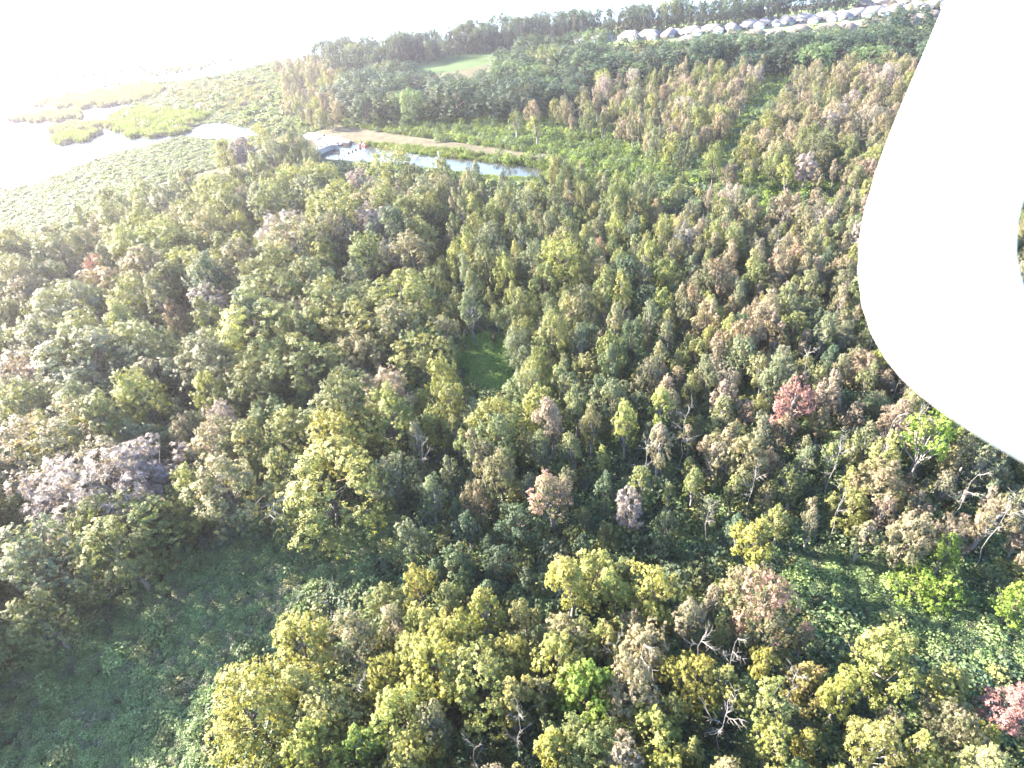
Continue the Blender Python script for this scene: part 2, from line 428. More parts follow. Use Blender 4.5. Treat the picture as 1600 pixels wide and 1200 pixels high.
    trunk = mb.mesh('trunk', M_BARK if style not in ('slim', 'twig', 'umbrella') else M_PALEBARK)
    return trunk, crown
def build_snag(seed, H, forks):
    """bleached dead tree: its trunk, and each of its boughs apart"""
    rng = np.random.default_rng(seed)
    lean = rng.normal(size=2) * 0.10 * H
    tp = [np.array([lean[0] * (k / 6) ** 1.3, lean[1] * (k / 6) ** 1.3, H * k / 6 - (0.15 if k == 0 else 0)]) + (rng.normal(size=3) * np.array([1, 1, 0]) * 0.02 * H if k else 0) for k in range(7)]
    r0 = 0.006 * H + 0.015
    trunk = MB().tube(tp, [r0 * (1.1 - 0.15 * k) for k in range(7)], 6).mesh('trunk', M_PALEBARK)
    out = []
    for i in range(forks):
        mb = MB(); k = rng.uniform(3.0, 5.8); i0 = min(5, int(k)); s = tp[i0] + (tp[i0 + 1] - tp[i0]) * (k - i0)
        a = i * 2.4 + rng.uniform(-0.5, 0.5); L = H * rng.uniform(0.12, 0.22)
        e = s + np.array([math.cos(a) * L * 0.85, math.sin(a) * L * 0.85, L * rng.uniform(0.15, 0.8)])
        rb = r0 * 0.5; P = bent(rng, s, e, 4, 0.14)
        mb.tube(P, [rb, rb * 0.85, rb * 0.65, rb * 0.45, rb * 0.15], 5)
        for j in range(10):
            q = P[1 + j % 4]; dd = np.array([math.cos(a + rng.uniform(-1.3, 1.3)), math.sin(a + rng.uniform(-1.3, 1.3)), rng.uniform(-0.1, 0.9)])
            mb.tube(bent(rng, q, q + dd * L * rng.uniform(0.3, 0.6), 2, 0.15), [rb * 0.5, rb * 0.35, rb * 0.12], 4)
        out.append(mb.mesh('branch', M_PALEBARK))
    return trunk, out
def build_clump(seed, R, H, n, ls, blades=False):
    rng = np.random.default_rng(seed)
    if blades:
        a = rng.uniform(0, 2 * math.pi, n); r = R * np.sqrt(rng.uniform(size=n)); h = H * rng.uniform(0.55, 1.0, n)
        x, y = r * np.cos(a), r * np.sin(a); w = rng.uniform(0.05, 0.11, n); b = rng.uniform(0, math.pi, n)
        dx, dy = np.cos(b) * w, np.sin(b) * w; lx = rng.normal(size=n) * 0.16 * H; ly = rng.normal(size=n) * 0.16 * H
        z = np.zeros(n)
        V = np.stack([np.stack([x - dx, y - dy, z], 1), np.stack([x + dx, y + dy, z], 1), np.stack([x + lx * 0.5 + dx * .8, y + ly * 0.5 + dy * .8, h * 0.62], 1), np.stack([x + lx, y + ly, h], 1)], 1).reshape(-1, 3)
        F = np.arange(4 * n).reshape(n, 4)
        me = mesh_np('clump', V, [F], [M_LEAF]); fattr(me, 'lv', rng.uniform(size=n)); fattr(me, 'tv', rng.uniform(size=n)); return me
    m = 9; hs = [(R * 0.62 * math.sqrt(rng.uniform()), rng.uniform(0, 6.28), rng.uniform(0.35, 0.6) * R, rng.uniform(0.55, 1.0) * H, rng.uniform()) for _ in range(m)]
    C, Nn, TV = [], [], []
    for i in range(n):
        r, a, rr, hh, tv = hs[i % m]
        d = rng.normal(size=3); d[2] = abs(d[2]); d /= np.linalg.norm(d)
        k = rng.uniform(0.75, 1.05)
        C.append((math.cos(a) * r + d[0] * rr * k, math.sin(a) * r + d[1] * rr * k, 0.05 + d[2] * hh * k)); Nn.append(d * 0.8 + np.array([0, 0, 0.7]) + rng.normal(size=3) * 0.45); TV.append(tv + rng.normal() * 0.12)
    L = rng.uniform(ls[0], ls[1], n)
    V, F = quads_leaf(rng, np.array(C), np.array(Nn), L, L * rng.uniform(0.55, 0.85, n))
    me = mesh_np('clump', V, [F], [M_LEAF]); fattr(me, 'lv', rng.uniform(size=n)); fattr(me, 'tv', np.clip(TV, 0, 1)); return me

KINDS = []           # (style, H, R) with the trunk and crown meshes of every grown form
PROTO = {}
for style, forms in dict(maple=[(11, 3.6), (12, 3.9), (10.5, 3.2), (11.5, 3.5)], slim=[(11, 1.75), (10, 1.6), (12, 2.0), (9.5, 1.5), (11, 2.1)],
                         oak=[(12, 5.0), (11, 4.6), (13, 5.4)], twig=[(11, 4.0), (10, 3.2), (11, 2.4)], tall=[(19, 4.2), (17, 3.8), (21, 4.4)],
                         umbrella=[(11, 3.0)], bush=[(4, 2.2), (3.4, 2.0), (5, 2.0)]).items():
    PROTO[style] = []
    for i, (H, R) in enumerate(forms):
        tr, cr = build_tree(100 + 17 * len(KINDS), H, R, style)
        PROTO[style].append(len(KINDS)); KINDS.append((style, H, R, tr, cr))

# ------------------------------------------------------------------ tints (leaf albedo)
TINT = {
    'yellow-green': ((0.126, 0.148, 0.042), (0.222, 0.216, 0.078)),
    'olive-green': ((0.078, 0.098, 0.036), (0.160, 0.162, 0.060)),
    'dark green': ((0.030, 0.057, 0.034), (0.068, 0.093, 0.050)),  # second tint raised to paint sunlit crown tops into the leaf colour
    'deep green': ((0.025, 0.045, 0.032), (0.049, 0.070, 0.045)),  # lighter second tint likewise stands in for light on the crown tops
    'grey-green': ((0.076, 0.097, 0.056), (0.132, 0.141, 0.085)),
    'bright green': ((0.090, 0.145, 0.025), (0.150, 0.190, 0.040)),
    'tan-tipped': ((0.098, 0.106, 0.052), (0.229, 0.180, 0.135)),
    'tawny': ((0.137, 0.121, 0.081), (0.245, 0.183, 0.151)),
    'russet': ((0.102, 0.101, 0.054), (0.260, 0.146, 0.131)),
    'dusky pink': ((0.138, 0.118, 0.088), (0.225, 0.168, 0.142)),
    'crimson': ((0.140, 0.078, 0.070), (0.215, 0.112, 0.112)),
    'lavender-grey': ((0.155, 0.136, 0.136), (0.212, 0.184, 0.188)),
    'vine green': ((0.068, 0.112, 0.046), (0.110, 0.150, 0.065)),
    'vine light': ((0.098, 0.152, 0.054), (0.145, 0.192, 0.078)),
    'glade green': ((0.085, 0.160, 0.036), (0.125, 0.195, 0.050)),
    'marsh green': ((0.062, 0.098, 0.022), (0.098, 0.128, 0.034)),
    'reed': ((0.075, 0.088, 0.042), (0.115, 0.115, 0.070)),
    'golden': ((0.138, 0.142, 0.032), (0.240, 0.218, 0.062)),
}
# ------------------------------------------------------------------ where things grow (outlines of the clearings and woods)
CLEAR_A = [(-14, 1300), (-14, 1050), (0, 1045), (60, 1030), (130, 985), (215, 915), (330, 860), (450, 825), (540, 790), (600, 795), (640, 815), (625, 870), (560, 905), (500, 925), (450, 960), (435, 1010), (400, 1045), (330, 1085), (318, 1130), (330, 1200), (330, 1300)]
CLEAR_B = [(1190, 870), (1260, 850), (1380, 870), (1480, 880), (1560, 905), (1700, 960), (1700, 1060), (1560, 1040), (1450, 1020), (1360, 985), (1280, 940), (1215, 905)]
CLEAR_C = [(705, 535), (760, 525), (810, 540), (805, 590), (770, 620), (735, 600), (700, 570)]
CLEAR_D = [(1200, 105), (1240, 95), (1235, 130), (1190, 180), (1160, 235), (1130, 258), (1060, 262), (1095, 235), (1140, 190), (1175, 140)]
GREENBELT = [(640, 202), (530, 188), (530, 174), (600, 180), (660, 174), (760, 168), (800, 172), (960, 200), (1010, 225), (1060, 255), (1150, 268), (1340, 290), (1350, 320), (1200, 312), (1120, 300), (1000, 285), (860, 262), (850, 245), (760, 230), (660, 210)]
WATERSIDE = [(470, 198), (530, 193), (640, 206), (760, 224), (860, 240), (900, 252), (868, 284), (780, 284), (650, 268), (560, 258), (480, 246)]
MARSH_N = [(60, 163), (140, 147), (230, 132), (340, 119), (400, 104), (430, 96), (440, 120), (440, 150), (470, 180), (520, 190), (500, 204), (470, 212), (430, 212), (408, 208), (392, 199), (341, 191), (310, 195), (288, 210), (222, 216), (168, 200), (163, 192), (185, 184), (188, 174), (225, 159), (150, 168), (105, 170)]
MARSH_S = [(-600, 345), (-200, 322), (0, 295), (60, 288), (110, 266), (180, 240), (230, 228), (285, 215), (345, 219), (400, 214), (420, 220), (330, 240), (230, 262), (150, 300), (60, 330), (0, 345), (-200, 400), (-600, 450)]
MARSH_S2 = MARSH_S[:10] + [(425, 216), (432, 240), (330, 264), (230, 292), (150, 330), (60, 362), (0, 380), (-200, 430), (-600, 470)]
ISLES = [[(14, 190), (45, 182), (100, 177), (130, 181), (127, 187), (60, 190)], [(75, 205), (120, 195), (165, 196), (158, 204), (90, 208)], [(85, 222), (100, 210), (140, 206), (157, 211), (148, 219), (105, 226)]]
PENIN = [(440, 92), (490, 82), (560, 76), (620, 72), (720, 58), (830, 45), (1000, 30), (1150, 18), (1300, 2), (1450, -20), (1600, -40), (1900, -20), (1900, 120), (1600, 80)]
TREELINE = [(500, 86), (560, 78), (620, 74), (720, 57), (830, 44), (1000, 29), (1150, 17), (1300, 1), (1340, -6), (1330, 6), (1250, 18), (1180, 26), (1060, 36), (960, 45), (900, 50), (835, 56), (780, 63), (720, 73), (660, 84), (625, 92), (600, 110), (520, 116)]
OAKS = [(560, 124), (612, 116), (660, 117), (740, 102), (830, 82), (900, 68), (960, 78), (1080, 80), (1240, 70), (1350, 62), (1480, 46), (1600, 30), (1600, 100), (1460, 96), (1330, 106), (1250, 100), (1150, 100), (1000, 112), (900, 150), (860, 168), (760, 168), (660, 174), (600, 180), (540, 174), (520, 150)]
AUTUMN = [(800, 178), (860, 172), (900, 150), (1000, 112), (1150, 100), (1250, 100), (1330, 106), (1460, 96), (1700, 90), (1700, 330), (1350, 300), (1130, 262), (1010, 225), (960, 200)]
LEFTFAR = [(400, 108), (470, 90), (500, 88), (520, 116), (600, 110), (560, 118), (520, 150), (540, 188), (520, 192), (470, 180), (430, 150)]
DRIVE = [(895, 68), (930, 46), (1100, 32), (1270, 12), (1360, -2), (1640, -32), (1800, 10), (1480, 44), (1350, 58), (1240, 66), (1060, 74)]
GROVE = [(318, 1130), (330, 1085), (400, 1045), (440, 1000), (455, 955), (520, 910), (640, 900), (760, 915), (860, 900), (900, 870), (960, 900), (1050, 920), (1190, 930), (1280, 945), (1360, 985), (1450, 1025), (1700, 1060), (1900, 1500), (300, 1500)]

rngP = np.random.default_rng(7)
cells = {}
PLACED = []   # dict(x,y,style,form,scale,rz,tint,...)
def near(x, y, r):
    cx, cy = int(x // 6), int(y // 6); k = int(r // 6) + 1
    for i in range(cx - k, cx + k + 1):
        for j in range(cy - k, cy + k + 1):
            for (px, py, pr) in cells.get((i, j), ()):
                if (px - x) ** 2 + (py - y) ** 2 < ((pr + r) / 2) ** 2: return True
    return False
def put(x, y, r, **kw):
    cells.setdefault((int(x // 6), int(y // 6)), []).append((x, y, r))
    kw.update(x=float(x), y=float(y)); PLACED.append(kw); return kw

def special(u, v, style, H, tint, label, short, wide=1.0, seed=0, sp=4.0):
    """a tree one can single out; u, v: the middle of its crown in the photograph"""
    form = PROTO[style][seed % len(PROTO[style])]
    z0 = STY[style]['z0']; p = G(u, v, H * (0.5 + z0 * 0.5))
    sc = H / KINDS[form][1]
    return put(p[0], p[1], sp, form=form, sc=(sc * wide, sc * wide, sc), rz=seed * 1.7, tint=TINT[tint], cname=tint, style=style, H=H, label=label, short=short)
SP = [
 (450, 362, 'twig', 16, 'lavender-grey', 'big lavender-grey leafless tree standing alone in the green left wood', 'the lone lavender-grey tree', 1.15, 0, 9),
 (85, 770, 'twig', 14, 'lavender-grey', 'leftmost of three pale bare-twigged trees above the shaded lower clearing', 'the leftmost pale bare tree', 1.2, 1, 6),
 (165, 755, 'twig', 15.5, 'lavender-grey', 'broad middle one of three pale bare-twigged trees above the lower clearing', 'the middle pale bare tree', 1.25, 0, 6),
 (240, 722, 'twig', 14, 'lavender-grey', 'rightmost of three pale bare-twigged trees above the shaded lower clearing', 'the rightmost pale bare tree', 1.3, 2, 5),
 (345, 655, 'twig', 10, 'lavender-grey', 'small greyish twiggy tree behind a yellow-green crown on the left', 'the small grey twiggy tree', 0.8, 1, 4),
 (28, 585, 'twig', 14, 'dusky pink', 'hazy pinkish twiggy tree at the left edge of the picture', 'the pinkish twiggy tree', 1.25, 0, 9),
 (1232, 616, 'slim', 14.5, 'crimson', 'reddest tree, deep crimson leaves, in the crowded right wood', 'the crimson tree', 1.15, 0, 4),
 (1293, 612, 'slim', 12.5, 'dusky pink', 'rose-pink slim tree just right of the crimson tree', 'the rose-pink tree', 1.0, 1, 3.6),
 (858, 765, 'slim', 13, 'russet', 'yellow-green tree with an orange-pink patch at its top, mid wood', 'the orange-topped tree', 1.25, 4, 4),
 (893, 905, 'slim', 13, 'golden', 'tallest bright yellow-green spire at the back of the front grove', 'the yellow-green spire', 1.15, 2, 4),
 (1190, 945, 'maple', 13, 'russet', 'pink-topped bushy tree beside the right clearing', 'the pink-topped bushy tree', 0.9, 0, 5),
 (912, 1078, 'maple', 11.5, 'bright green', 'most vivid green tree in the middle of the front grove', 'the vivid green tree', 0.9, 2, 4.5),
 (1450, 676, 'umbrella', 14, 'bright green', 'light green umbrella-crowned tree on a bare white trunk', 'the umbrella-crowned tree', 0.85, 0, 4),
 (1578, 1092, 'slim', 11, 'crimson', 'red-pink tree at the right edge of the front grove', 'the red-pink edge tree', 1.2, 4, 4),
 (862, 652, 'slim', 13, 'dusky pink', 'salmon-topped tree among olive crowns in the mid wood', 'the salmon-topped tree', 1.15, 2, 4),
 (150, 425, 'oak', 11, 'crimson', 'hazy red-leaved tree in the upper left wood', 'the hazy red tree', 0.6, 1, 5),
 (275, 490, 'maple', 11, 'russet', 'russet tree standing behind yellow crowns in the left wood', 'the russet tree on the left', 0.8, 3, 5),
 (520, 690, 'maple', 14, 'golden', 'huge yellow-green tree above the upper end of the lower clearing', 'the huge yellow-green tree', 1.15, 0, 8),
 (610, 650, 'maple', 14, 'yellow-green', 'large yellow-green tree right beside the huge yellow-green tree', 'the large twin tree', 1.05, 1, 7),
 (690, 590, 'maple', 12, 'yellow-green', 'ragged yellow-tipped tree left of the small green glade', 'the ragged yellow-tipped tree', 0.8, 2, 5),
 (872, 415, 'oak', 15, 'yellow-green', 'round-headed yellow-green tree above the dark middle wood', 'the round-headed yellow tree', 0.75, 0, 6),
 (790, 430, 'maple', 13, 'yellow-green', 'yellow-green tree left of the round-headed yellow tree', 'the second yellow crown', 0.7, 1, 5),
 (715, 405, 'maple', 13, 'yellow-green', 'upright yellow tree in the middle of the picture, upper wood', 'the upright yellow tree', 0.7, 3, 5),
 (372, 358, 'oak', 12, 'olive-green', 'rounded olive tree left of the lone lavender-grey tree', 'the rounded olive tree', 0.7, 1, 6),
 (312, 440, 'maple', 12, 'yellow-green', 'sunlit yellow-green dome in the hazy left wood', 'the sunlit dome', 1.1, 2, 7),
 (190, 545, 'maple', 13, 'yellow-green', 'pale yellow-green tree lit on its left, far left wood', 'the pale yellow tree', 1.0, 0, 7),
 (330, 610, 'maple', 12, 'yellow-green', 'yellow-green tufted tree in the middle of the left wood', 'the tufted tree', 1.0, 3, 6),
 (75, 680, 'maple', 12, 'yellow-green', 'bright yellow-green tree behind the leftmost pale bare tree', 'the bright left tree', 0.9, 1, 6),
 (385, 1120, 'maple', 13, 'golden', 'broad yellow-green tree at the corner of the front grove and lower clearing', 'the corner tree', 1.15, 0, 7),
 (475, 1010, 'maple', 12, 'golden', 'rounded yellow-green tree on the clearing edge of the front grove', 'the clearing-edge tree', 1.1, 3, 6),
 (555, 1000, 'maple', 11, 'tan-tipped', 'yellow tree with an orange-red tip near the clearing-edge tree', 'the orange-tipped tree', 0.9, 1, 5),
 (1375, 1030, 'maple', 12, 'yellow-green', 'broad yellow-green tree with a pinkish right side by the right clearing', 'the broad right tree', 0.95, 2, 5.5),
 (1182, 850, 'slim', 12, 'golden', 'narrow tree with a bright yellow tip at the right clearing', 'the yellow-tipped narrow tree', 1.2, 3, 4),
 (985, 790, 'twig', 10, 'lavender-grey', 'small bare lavender tree with a yellowish top in the dark mid wood', 'the small lavender tree', 0.8, 2, 3.6),
 (640, 845, 'maple', 10, 'grey-green', 'pale grey-green tree at the upper corner of the lower clearing', 'the pale corner tree', 0.75, 2, 5),
 (1425, 915, 'bush', 5, 'bright green', 'first bright young tree standing in the right clearing, nearest the camera', 'the nearest young tree', 0.8, 0, 4),
 (1472, 925, 'bush', 5, 'bright green', 'bright young tree in the right clearing, right of the nearest young tree', 'the right young tree', 0.8, 1, 4),
 (1480, 858, 'slim', 8, 'bright green', 'slender bright green tree at the back of the right clearing', 'the slender green tree', 1.1, 1, 4),
 (1588, 938, 'maple', 8, 'bright green', 'bright yellow-green tree at the right edge, inside the right clearing', 'the edge green tree', 0.8, 2, 5),
 (445, 735, 'maple', 12, 'olive-green', 'olive tree with yellow edge beside the rightmost pale bare tree', 'the olive edge tree', 1.0, 3, 6),
 (300, 770, 'maple', 12, 'yellow-green', 'yellow-green tree right of the pale bare trees by the clearing', 'the tree by the bare trees', 1.0, 1, 6),
 (640, 165, 'oak', 16, 'vine green', 'tall vine-draped green tree behind the levee path', 'the vine-draped tree', 0.9, 2, 9),
 (838, 196, 'slim', 12, 'yellow-green', 'lone yellow-green tree in the green belt beyond the canal', 'the lone canal-side tree', 1.5, 2, 6),
 (805, 183, 'slim', 13, 'olive-green', 'slim tree left of the lone yellow tree beyond the canal', 'the slim levee tree', 1.4, 0, 6),
 (1050, 228, 'maple', 12, 'yellow-green', 'bushy yellow-green tree above the dark bend of the canal', 'the canal-bend tree', 1.0, 0, 7),
 (940, 130, 'oak', 13, 'yellow-green', 'round yellow tree at the front of the far dark oak wood', 'the far round yellow tree', 0.75, 0, 8),
 (483, 262, 'umbrella', 12, 'tan-tipped', 'golden-headed tree just below the white canal gate', 'the golden-headed tree', 0.6, 0, 5),
 (600, 300, 'twig', 11, 'dusky pink', 'pale pinkish bare tree near the lower bank of the canal', 'the pinkish canal tree', 0.7, 0, 5),
]
SPECIALS = [special(*s) for s in SP]
SNAG = [
 (432, 770, 9, 'wide white dead tree with antler-like boughs at the lower clearing', 'the antler-like dead tree'),
 (990, 1012, 10, 'bleached many-branched dead tree near the middle of the front grove', 'the many-branched dead tree'),
 (1132, 1115, 8, 'whitest dead tree, drooping twigs, low in the front grove', 'the whitest dead tree'),
 (736, 1172, 7, 'small white forked dead tree at the bottom edge', 'the small forked dead tree'),
 (1066, 652, 11, 'pale dead tree with a spreading top in the mid wood', 'the spreading dead tree'),
 (1004, 705, 10, 'thin grey dead trunk in the dark mid wood', 'the thin grey dead trunk'),
 (1432, 640, 12, 'pale dead tree left above the umbrella-crowned tree', 'the dead tree by the umbrella crown'),
 (1388, 660, 11, 'bare forked dead tree in the crowded right wood', 'the bare forked dead tree'),
 (1570, 800, 10, 'pale leaning dead tree near the right edge', 'the leaning dead tree'),
 (1322, 770, 9, 'thin white dead stem in the right wood above the clearing', 'the thin white stem'),
 (957, 1005, 8, 'narrow grey dead tree left of the many-branched dead tree', 'the narrow grey dead tree'),
 (800, 1130, 9, 'grey dead tree among yellow crowns low in the front grove', 'the grey front dead tree'),
 (1095, 985, 10, 'white dead trunk left of the pink-topped bushy tree', 'the white trunk by the pink top'),
 (1140, 1005, 9, 'crooked white dead tree below the pink-topped bushy tree', 'the crooked dead tree'),
 (1178, 745, 9, 'pale forked snag in the middle of the right wood', 'the pale forked snag'),
 (1110, 790, 8, 'short pale snag in the dark wood left of the right clearing', 'the short pale snag'),
 (508, 930, 8, 'grey dead tree at the edge of the lower clearing', 'the grey clearing snag'),
 (1235, 1070, 9, 'dead tree with white boughs right of the whitest dead tree', 'the white-boughed dead tree'),
 (560, 1055, 8, 'sprawling grey dead boughs in the left of the front grove', 'the sprawling dead tree'),
 (1512, 752, 10, 'white dead trunk right of the umbrella-crowned tree', 'the right white trunk'),
 (1310, 705, 11, 'tall white dead tree left of the umbrella-crowned tree', 'the tall white dead tree'),
 (655, 690, 10, 'pale dead boughs on the right of the large twin tree', 'the twin-side dead tree'),
 (1215, 350, 12, 'pale dead tree in the upper right wood', 'the upper right dead tree'),
 (1258, 560, 11, 'slender dead tree above the crimson tree', 'the slender dead tree'),
 (1420, 545, 12, 'grey-white dead tree close to the white drone leg', 'the dead tree by the drone leg'),
]
SNAGS = []
for i, (u, v, H, lab, sh) in enumerate(SNAG):
    H += 2.5
    p = G(u, v, H * 0.87)
    cells.setdefault((int(p[0] // 6), int(p[1] // 6)), []).append((p[0], p[1], 1.8))
    SNAGS.append(dict(x=float(p[0]), y=float(p[1]), H=H, label=lab, short=sh, u=u, v=v))

# wood by wood: styles, tints, heights, spacing
def pick(rng, table):
    r = rng.uniform() * sum(w for _, w in table)
    for k, w in table:
        r -= w
        if r <= 0: return k
    return table[-1][0]
ZONES = {
 'grove_l': dict(st=[('maple', 6), ('slim', 3)], ti=[('golden', 5), ('yellow-green', 6), ('tan-tipped', 1.6), ('bright green', .5), ('olive-green', 1.5)], h=(8.5, 12.5), sp=3.5, w=(0.8, 1.1)),
 'grove_r': dict(st=[('maple', 4), ('slim', 6)], ti=[('golden', 4), ('yellow-green', 4), ('tan-tipped', 3.2), ('tawny', 1.4), ('olive-green', 2), ('russet', .8), ('dusky pink', .3)], h=(7.5, 11.5), sp=2.95, w=(0.8, 1.12)),
 'left': dict(st=[('maple', 7), ('oak', 2.2), ('slim', 1), ('twig', .35)], ti=[('olive-green', 7), ('yellow-green', 2.2), ('grey-green', 2.5), ('tan-tipped', 2.2), ('dark green', 1.2)], h=(8.5, 17), sp=7.2, w=(1.0, 1.35)),
 'mid': dict(st=[('maple', 5), ('slim', 6)], ti=[('olive-green', 5), ('yellow-green', 3), ('grey-green', 2.5), ('tan-tipped', 2), ('dark green', 2.5), ('russet', .4)], h=(7.5, 14), sp=4.2, w=(0.78, 1.05)),
 'right': dict(st=[('slim', 9), ('maple', 1.8), ('twig', .6)], ti=[('olive-green', 4.5), ('yellow-green', 2.2), ('grey-green', 3), ('tan-tipped', 4), ('tawny', 2.2), ('russet', 1.2), ('dusky pink', 1.7), ('dark green', 0.8)], h=(6.5, 12.5), sp=3.1, w=(0.78, 1.15)),
 'dark': dict(st=[('slim', 5), ('maple', 4), ('bush', 3)], ti=[('dark green', 5), ('olive-green', 3), ('grey-green', 2), ('russet', .6)], h=(5.5, 8.5), sp=3.9, w=(0.9, 1.2)),
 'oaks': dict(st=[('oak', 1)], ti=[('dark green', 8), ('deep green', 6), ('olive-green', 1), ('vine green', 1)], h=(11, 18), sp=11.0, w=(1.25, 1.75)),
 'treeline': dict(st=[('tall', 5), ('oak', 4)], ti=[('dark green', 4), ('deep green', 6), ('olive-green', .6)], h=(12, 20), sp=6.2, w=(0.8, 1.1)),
 'autumn': dict(st=[('slim', 5), ('maple', 4), ('twig', .8)], ti=[('tan-tipped', 5), ('tawny', 3), ('olive-green', 5), ('dusky pink', 1.5), ('yellow-green', 3), ('grey-green', 2)], h=(8, 13), sp=5.0, w=(0.85, 1.25)),
 'leftfar': dict(st=[('maple', 5), ('slim', 3), ('bush', 2)], ti=[('tan-tipped', 4), ('olive-green', 4), ('tawny', 2), ('yellow-green', 3), ('dusky pink', 1.0)], h=(7, 12), sp=5.6, w=(0.85, 1.2)),
 'belt': dict(st=[('bush', 8), ('maple', .4)], ti=[('vine green', 5), ('bright green', 4), ('marsh green', 3)], h=(2.2, 4.2), sp=3.4, w=(0.9, 1.3)),
 'houses': dict(st=[('bush', 3), ('maple', 3)], ti=[('olive-green', 4), ('dark green', 3), ('tawny', 1)], h=(4, 7.5), sp=11.0, w=(0.8, 1.1)),
 'farshore': dict(st=[('oak', 1), ('tall', 1)], ti=[('dark green', 3), ('olive-green', 1)], h=(12, 20), sp=13.0, w=(1.2, 1.6)),
}
LEFTWOOD = [(-60, 345), (0, 345), (60, 330), (150, 300), (230, 262), (330, 240), (420, 220), (470, 230), (480, 246), (650, 268), (690, 300), (690, 520), (640, 640), (620, 800), (330, 860), (130, 985), (0, 1045), (-60, 1045)]
DARKWOOD = [(560, 880), (640, 800), (700, 760), (950, 790), (1190, 800), (1215, 905), (1050, 930), (900, 880), (760, 930), (560, 925)]
ZN = ['houses', 'belt', 'treeline', 'oaks', 'autumn', 'leftfar', 'left', 'grove_l', 'grove_r', 'dark', 'right', 'mid']
LAKE_PX = SHORE[:12] + [(430, 212), (430, 150), (-600, 150)]
def zones_of(U, V):
    """index into ZN of the wood that the picture shows at U, V; -1 where nothing tall grows"""
    U = np.asarray(U, float); V = np.minimum(np.asarray(V, float), 1198)
    out = np.full(U.shape, -2); outside = (U < -60) & (V > 345)
    Uc = np.clip(U, 2, 1690)
    def put_(mask, k): out[(out == -2) & mask] = k
    put_(outside, 6)
    for poly in (LAKE_PX, MARSH_N, MARSH_S, WATERSIDE, *ISLES, MEADOW_PX, POOL_PX, CLEAR_A, CLEAR_B, CLEAR_C, CLEAR_D): put_(inpoly(Uc, V, poly), -1)
    for k, poly in ((0, DRIVE), (1, GREENBELT), (2, TREELINE), (3, OAKS), (4, AUTUMN), (5, LEFTFAR), (6, LEFTWOOD)): put_(inpoly(Uc, V, poly), k)
    g = inpoly(Uc, V, GROVE); put_(g & (Uc < 760), 7); put_(g, 8)
    low = V > 215
    put_(low & inpoly(Uc, V, DARKWOOD), 9)
    put_(low & (V > 290) & (Uc > 1000 - (V - 600) * 0.15), 10)
    put_(low, 11)
    out[out == -2] = -1
    return out
UNDER = dict(st=[('bush', 5), ('slim', 3)], ti=[('olive-green', 4), ('dark green', 4), ('vine green', 2), ('grey-green', 2)], h=(3.5, 6.5), sp=2.3, w=(0.9, 1.2))
GATE_PX = [(470, 205), (552, 212), (550, 236), (520, 238), (498, 243), (486, 228)]
def scatter_trees(low_pass=False):
    rng = rngP
    n = 130000
    t = rng.uniform(size=n); a = rng.uniform(rad(-62), rad(62), n)
    R = np.where(rng.uniform(size=n) < 0.55, 8 + 240 * np.sqrt(t), 200 + 430 * np.sqrt(t))
    X, Y = R * np.sin(a), R * np.cos(a)
    U, V = PX(X, Y, 6.5); U0, V0 = PX(X, Y, 0.0)
    Zi = zones_of(U, V); Z0 = zones_of(U0, V0)
    ok = (U > -420) & (U < 1700) & (V < 1420) & (V > -30) & (Zi >= 0)
    ok &= ~((V < 345) & (U < 450) & (Z0 < 0))
    ok &= ~(((U < -130) | (V > 1300)) & (rng.uniform(size=n) < 0.3))
    hh = np.array([ZONES[z]['h'][1] for z in ZN])[Zi]
    bad = np.zeros(n, bool)
    for f in (0.2, 0.55, 0.9):
        A, B = PX(X, Y, hh * f)
        for poly in (CLEAR_A, CLEAR_B, CLEAR_C, MEADOW_PX, CANAL_PX, POOL_PX, MARSH_S, GATE_PX): bad |= inpoly(A, B, poly)
    free = np.isin(Zi, [0, 1, 2])
    for f in (1.0, 3.0):
        A, B = PX(X, Y, f); ok &= ~((Zi == 1) & inpoly(A, B, [(1005, 281), (1060, 284), (1122, 289), (1124, 302), (1085, 312), (1020, 310)]))
    A, B = PX(X, Y, 1.8); lev = inpoly(A, B, LEV_TOP + LEV_BOT[::-1])
    ok &= (free | ~bad) & ~(lev & (Zi == 1))
    if low_pass: ok &= (Zi >= 5) & (R < 200) & ((Zi != 6) | (rng.uniform(size=n) < 0.12))
    for i in np.nonzero(ok)[0]:
        z = ZN[Zi[i]]
        Z = ZONES[z] if not low_pass else UNDER
        sp = Z['sp'] * rng.uniform(0.85, 1.2)
        x, y = float(X[i]), float(Y[i])
        if near(x, y, sp): continue
        st = pick(rng, Z['st']); h = rng.uniform(*Z['h'])
        if U[i] < -20 and V[i] > 900: st = 'maple'; h = rng.uniform(14, 18)  # out-of-view trees on the left, made tall to shade the lower clearing
        if st == 'bush' and z not in ('belt',): h *= 0.6
        form = PROTO[st][rng.integers(len(PROTO[st]))]
        ti = pick(rng, Z['ti'])
        if st == 'twig': ti = 'lavender-grey' if rng.uniform() < 0.6 else 'dusky pink'
        s = h / KINDS[form][1]; w = s * rng.uniform(*Z['w'])
        j = rng.uniform(0.85, 1.15)
        other = TINT[pick(rng, Z['ti'])]; mixw = rng.uniform(0.0, 0.45)
        tint = tuple(tuple((c * (1 - mixw) + c2 * mixw) * j * rng.uniform(0.95, 1.05) for c, c2 in zip(q, q2)) for q, q2 in zip(TINT[ti], other))
        put(x, y, sp, form=form, sc=(w, w, s), rz=rng.uniform(0, 6.28), tint=tint, cname=ti, style=st, H=h, label=None, short=None, zone=z)
scatter_trees()
scatter_trees(True)
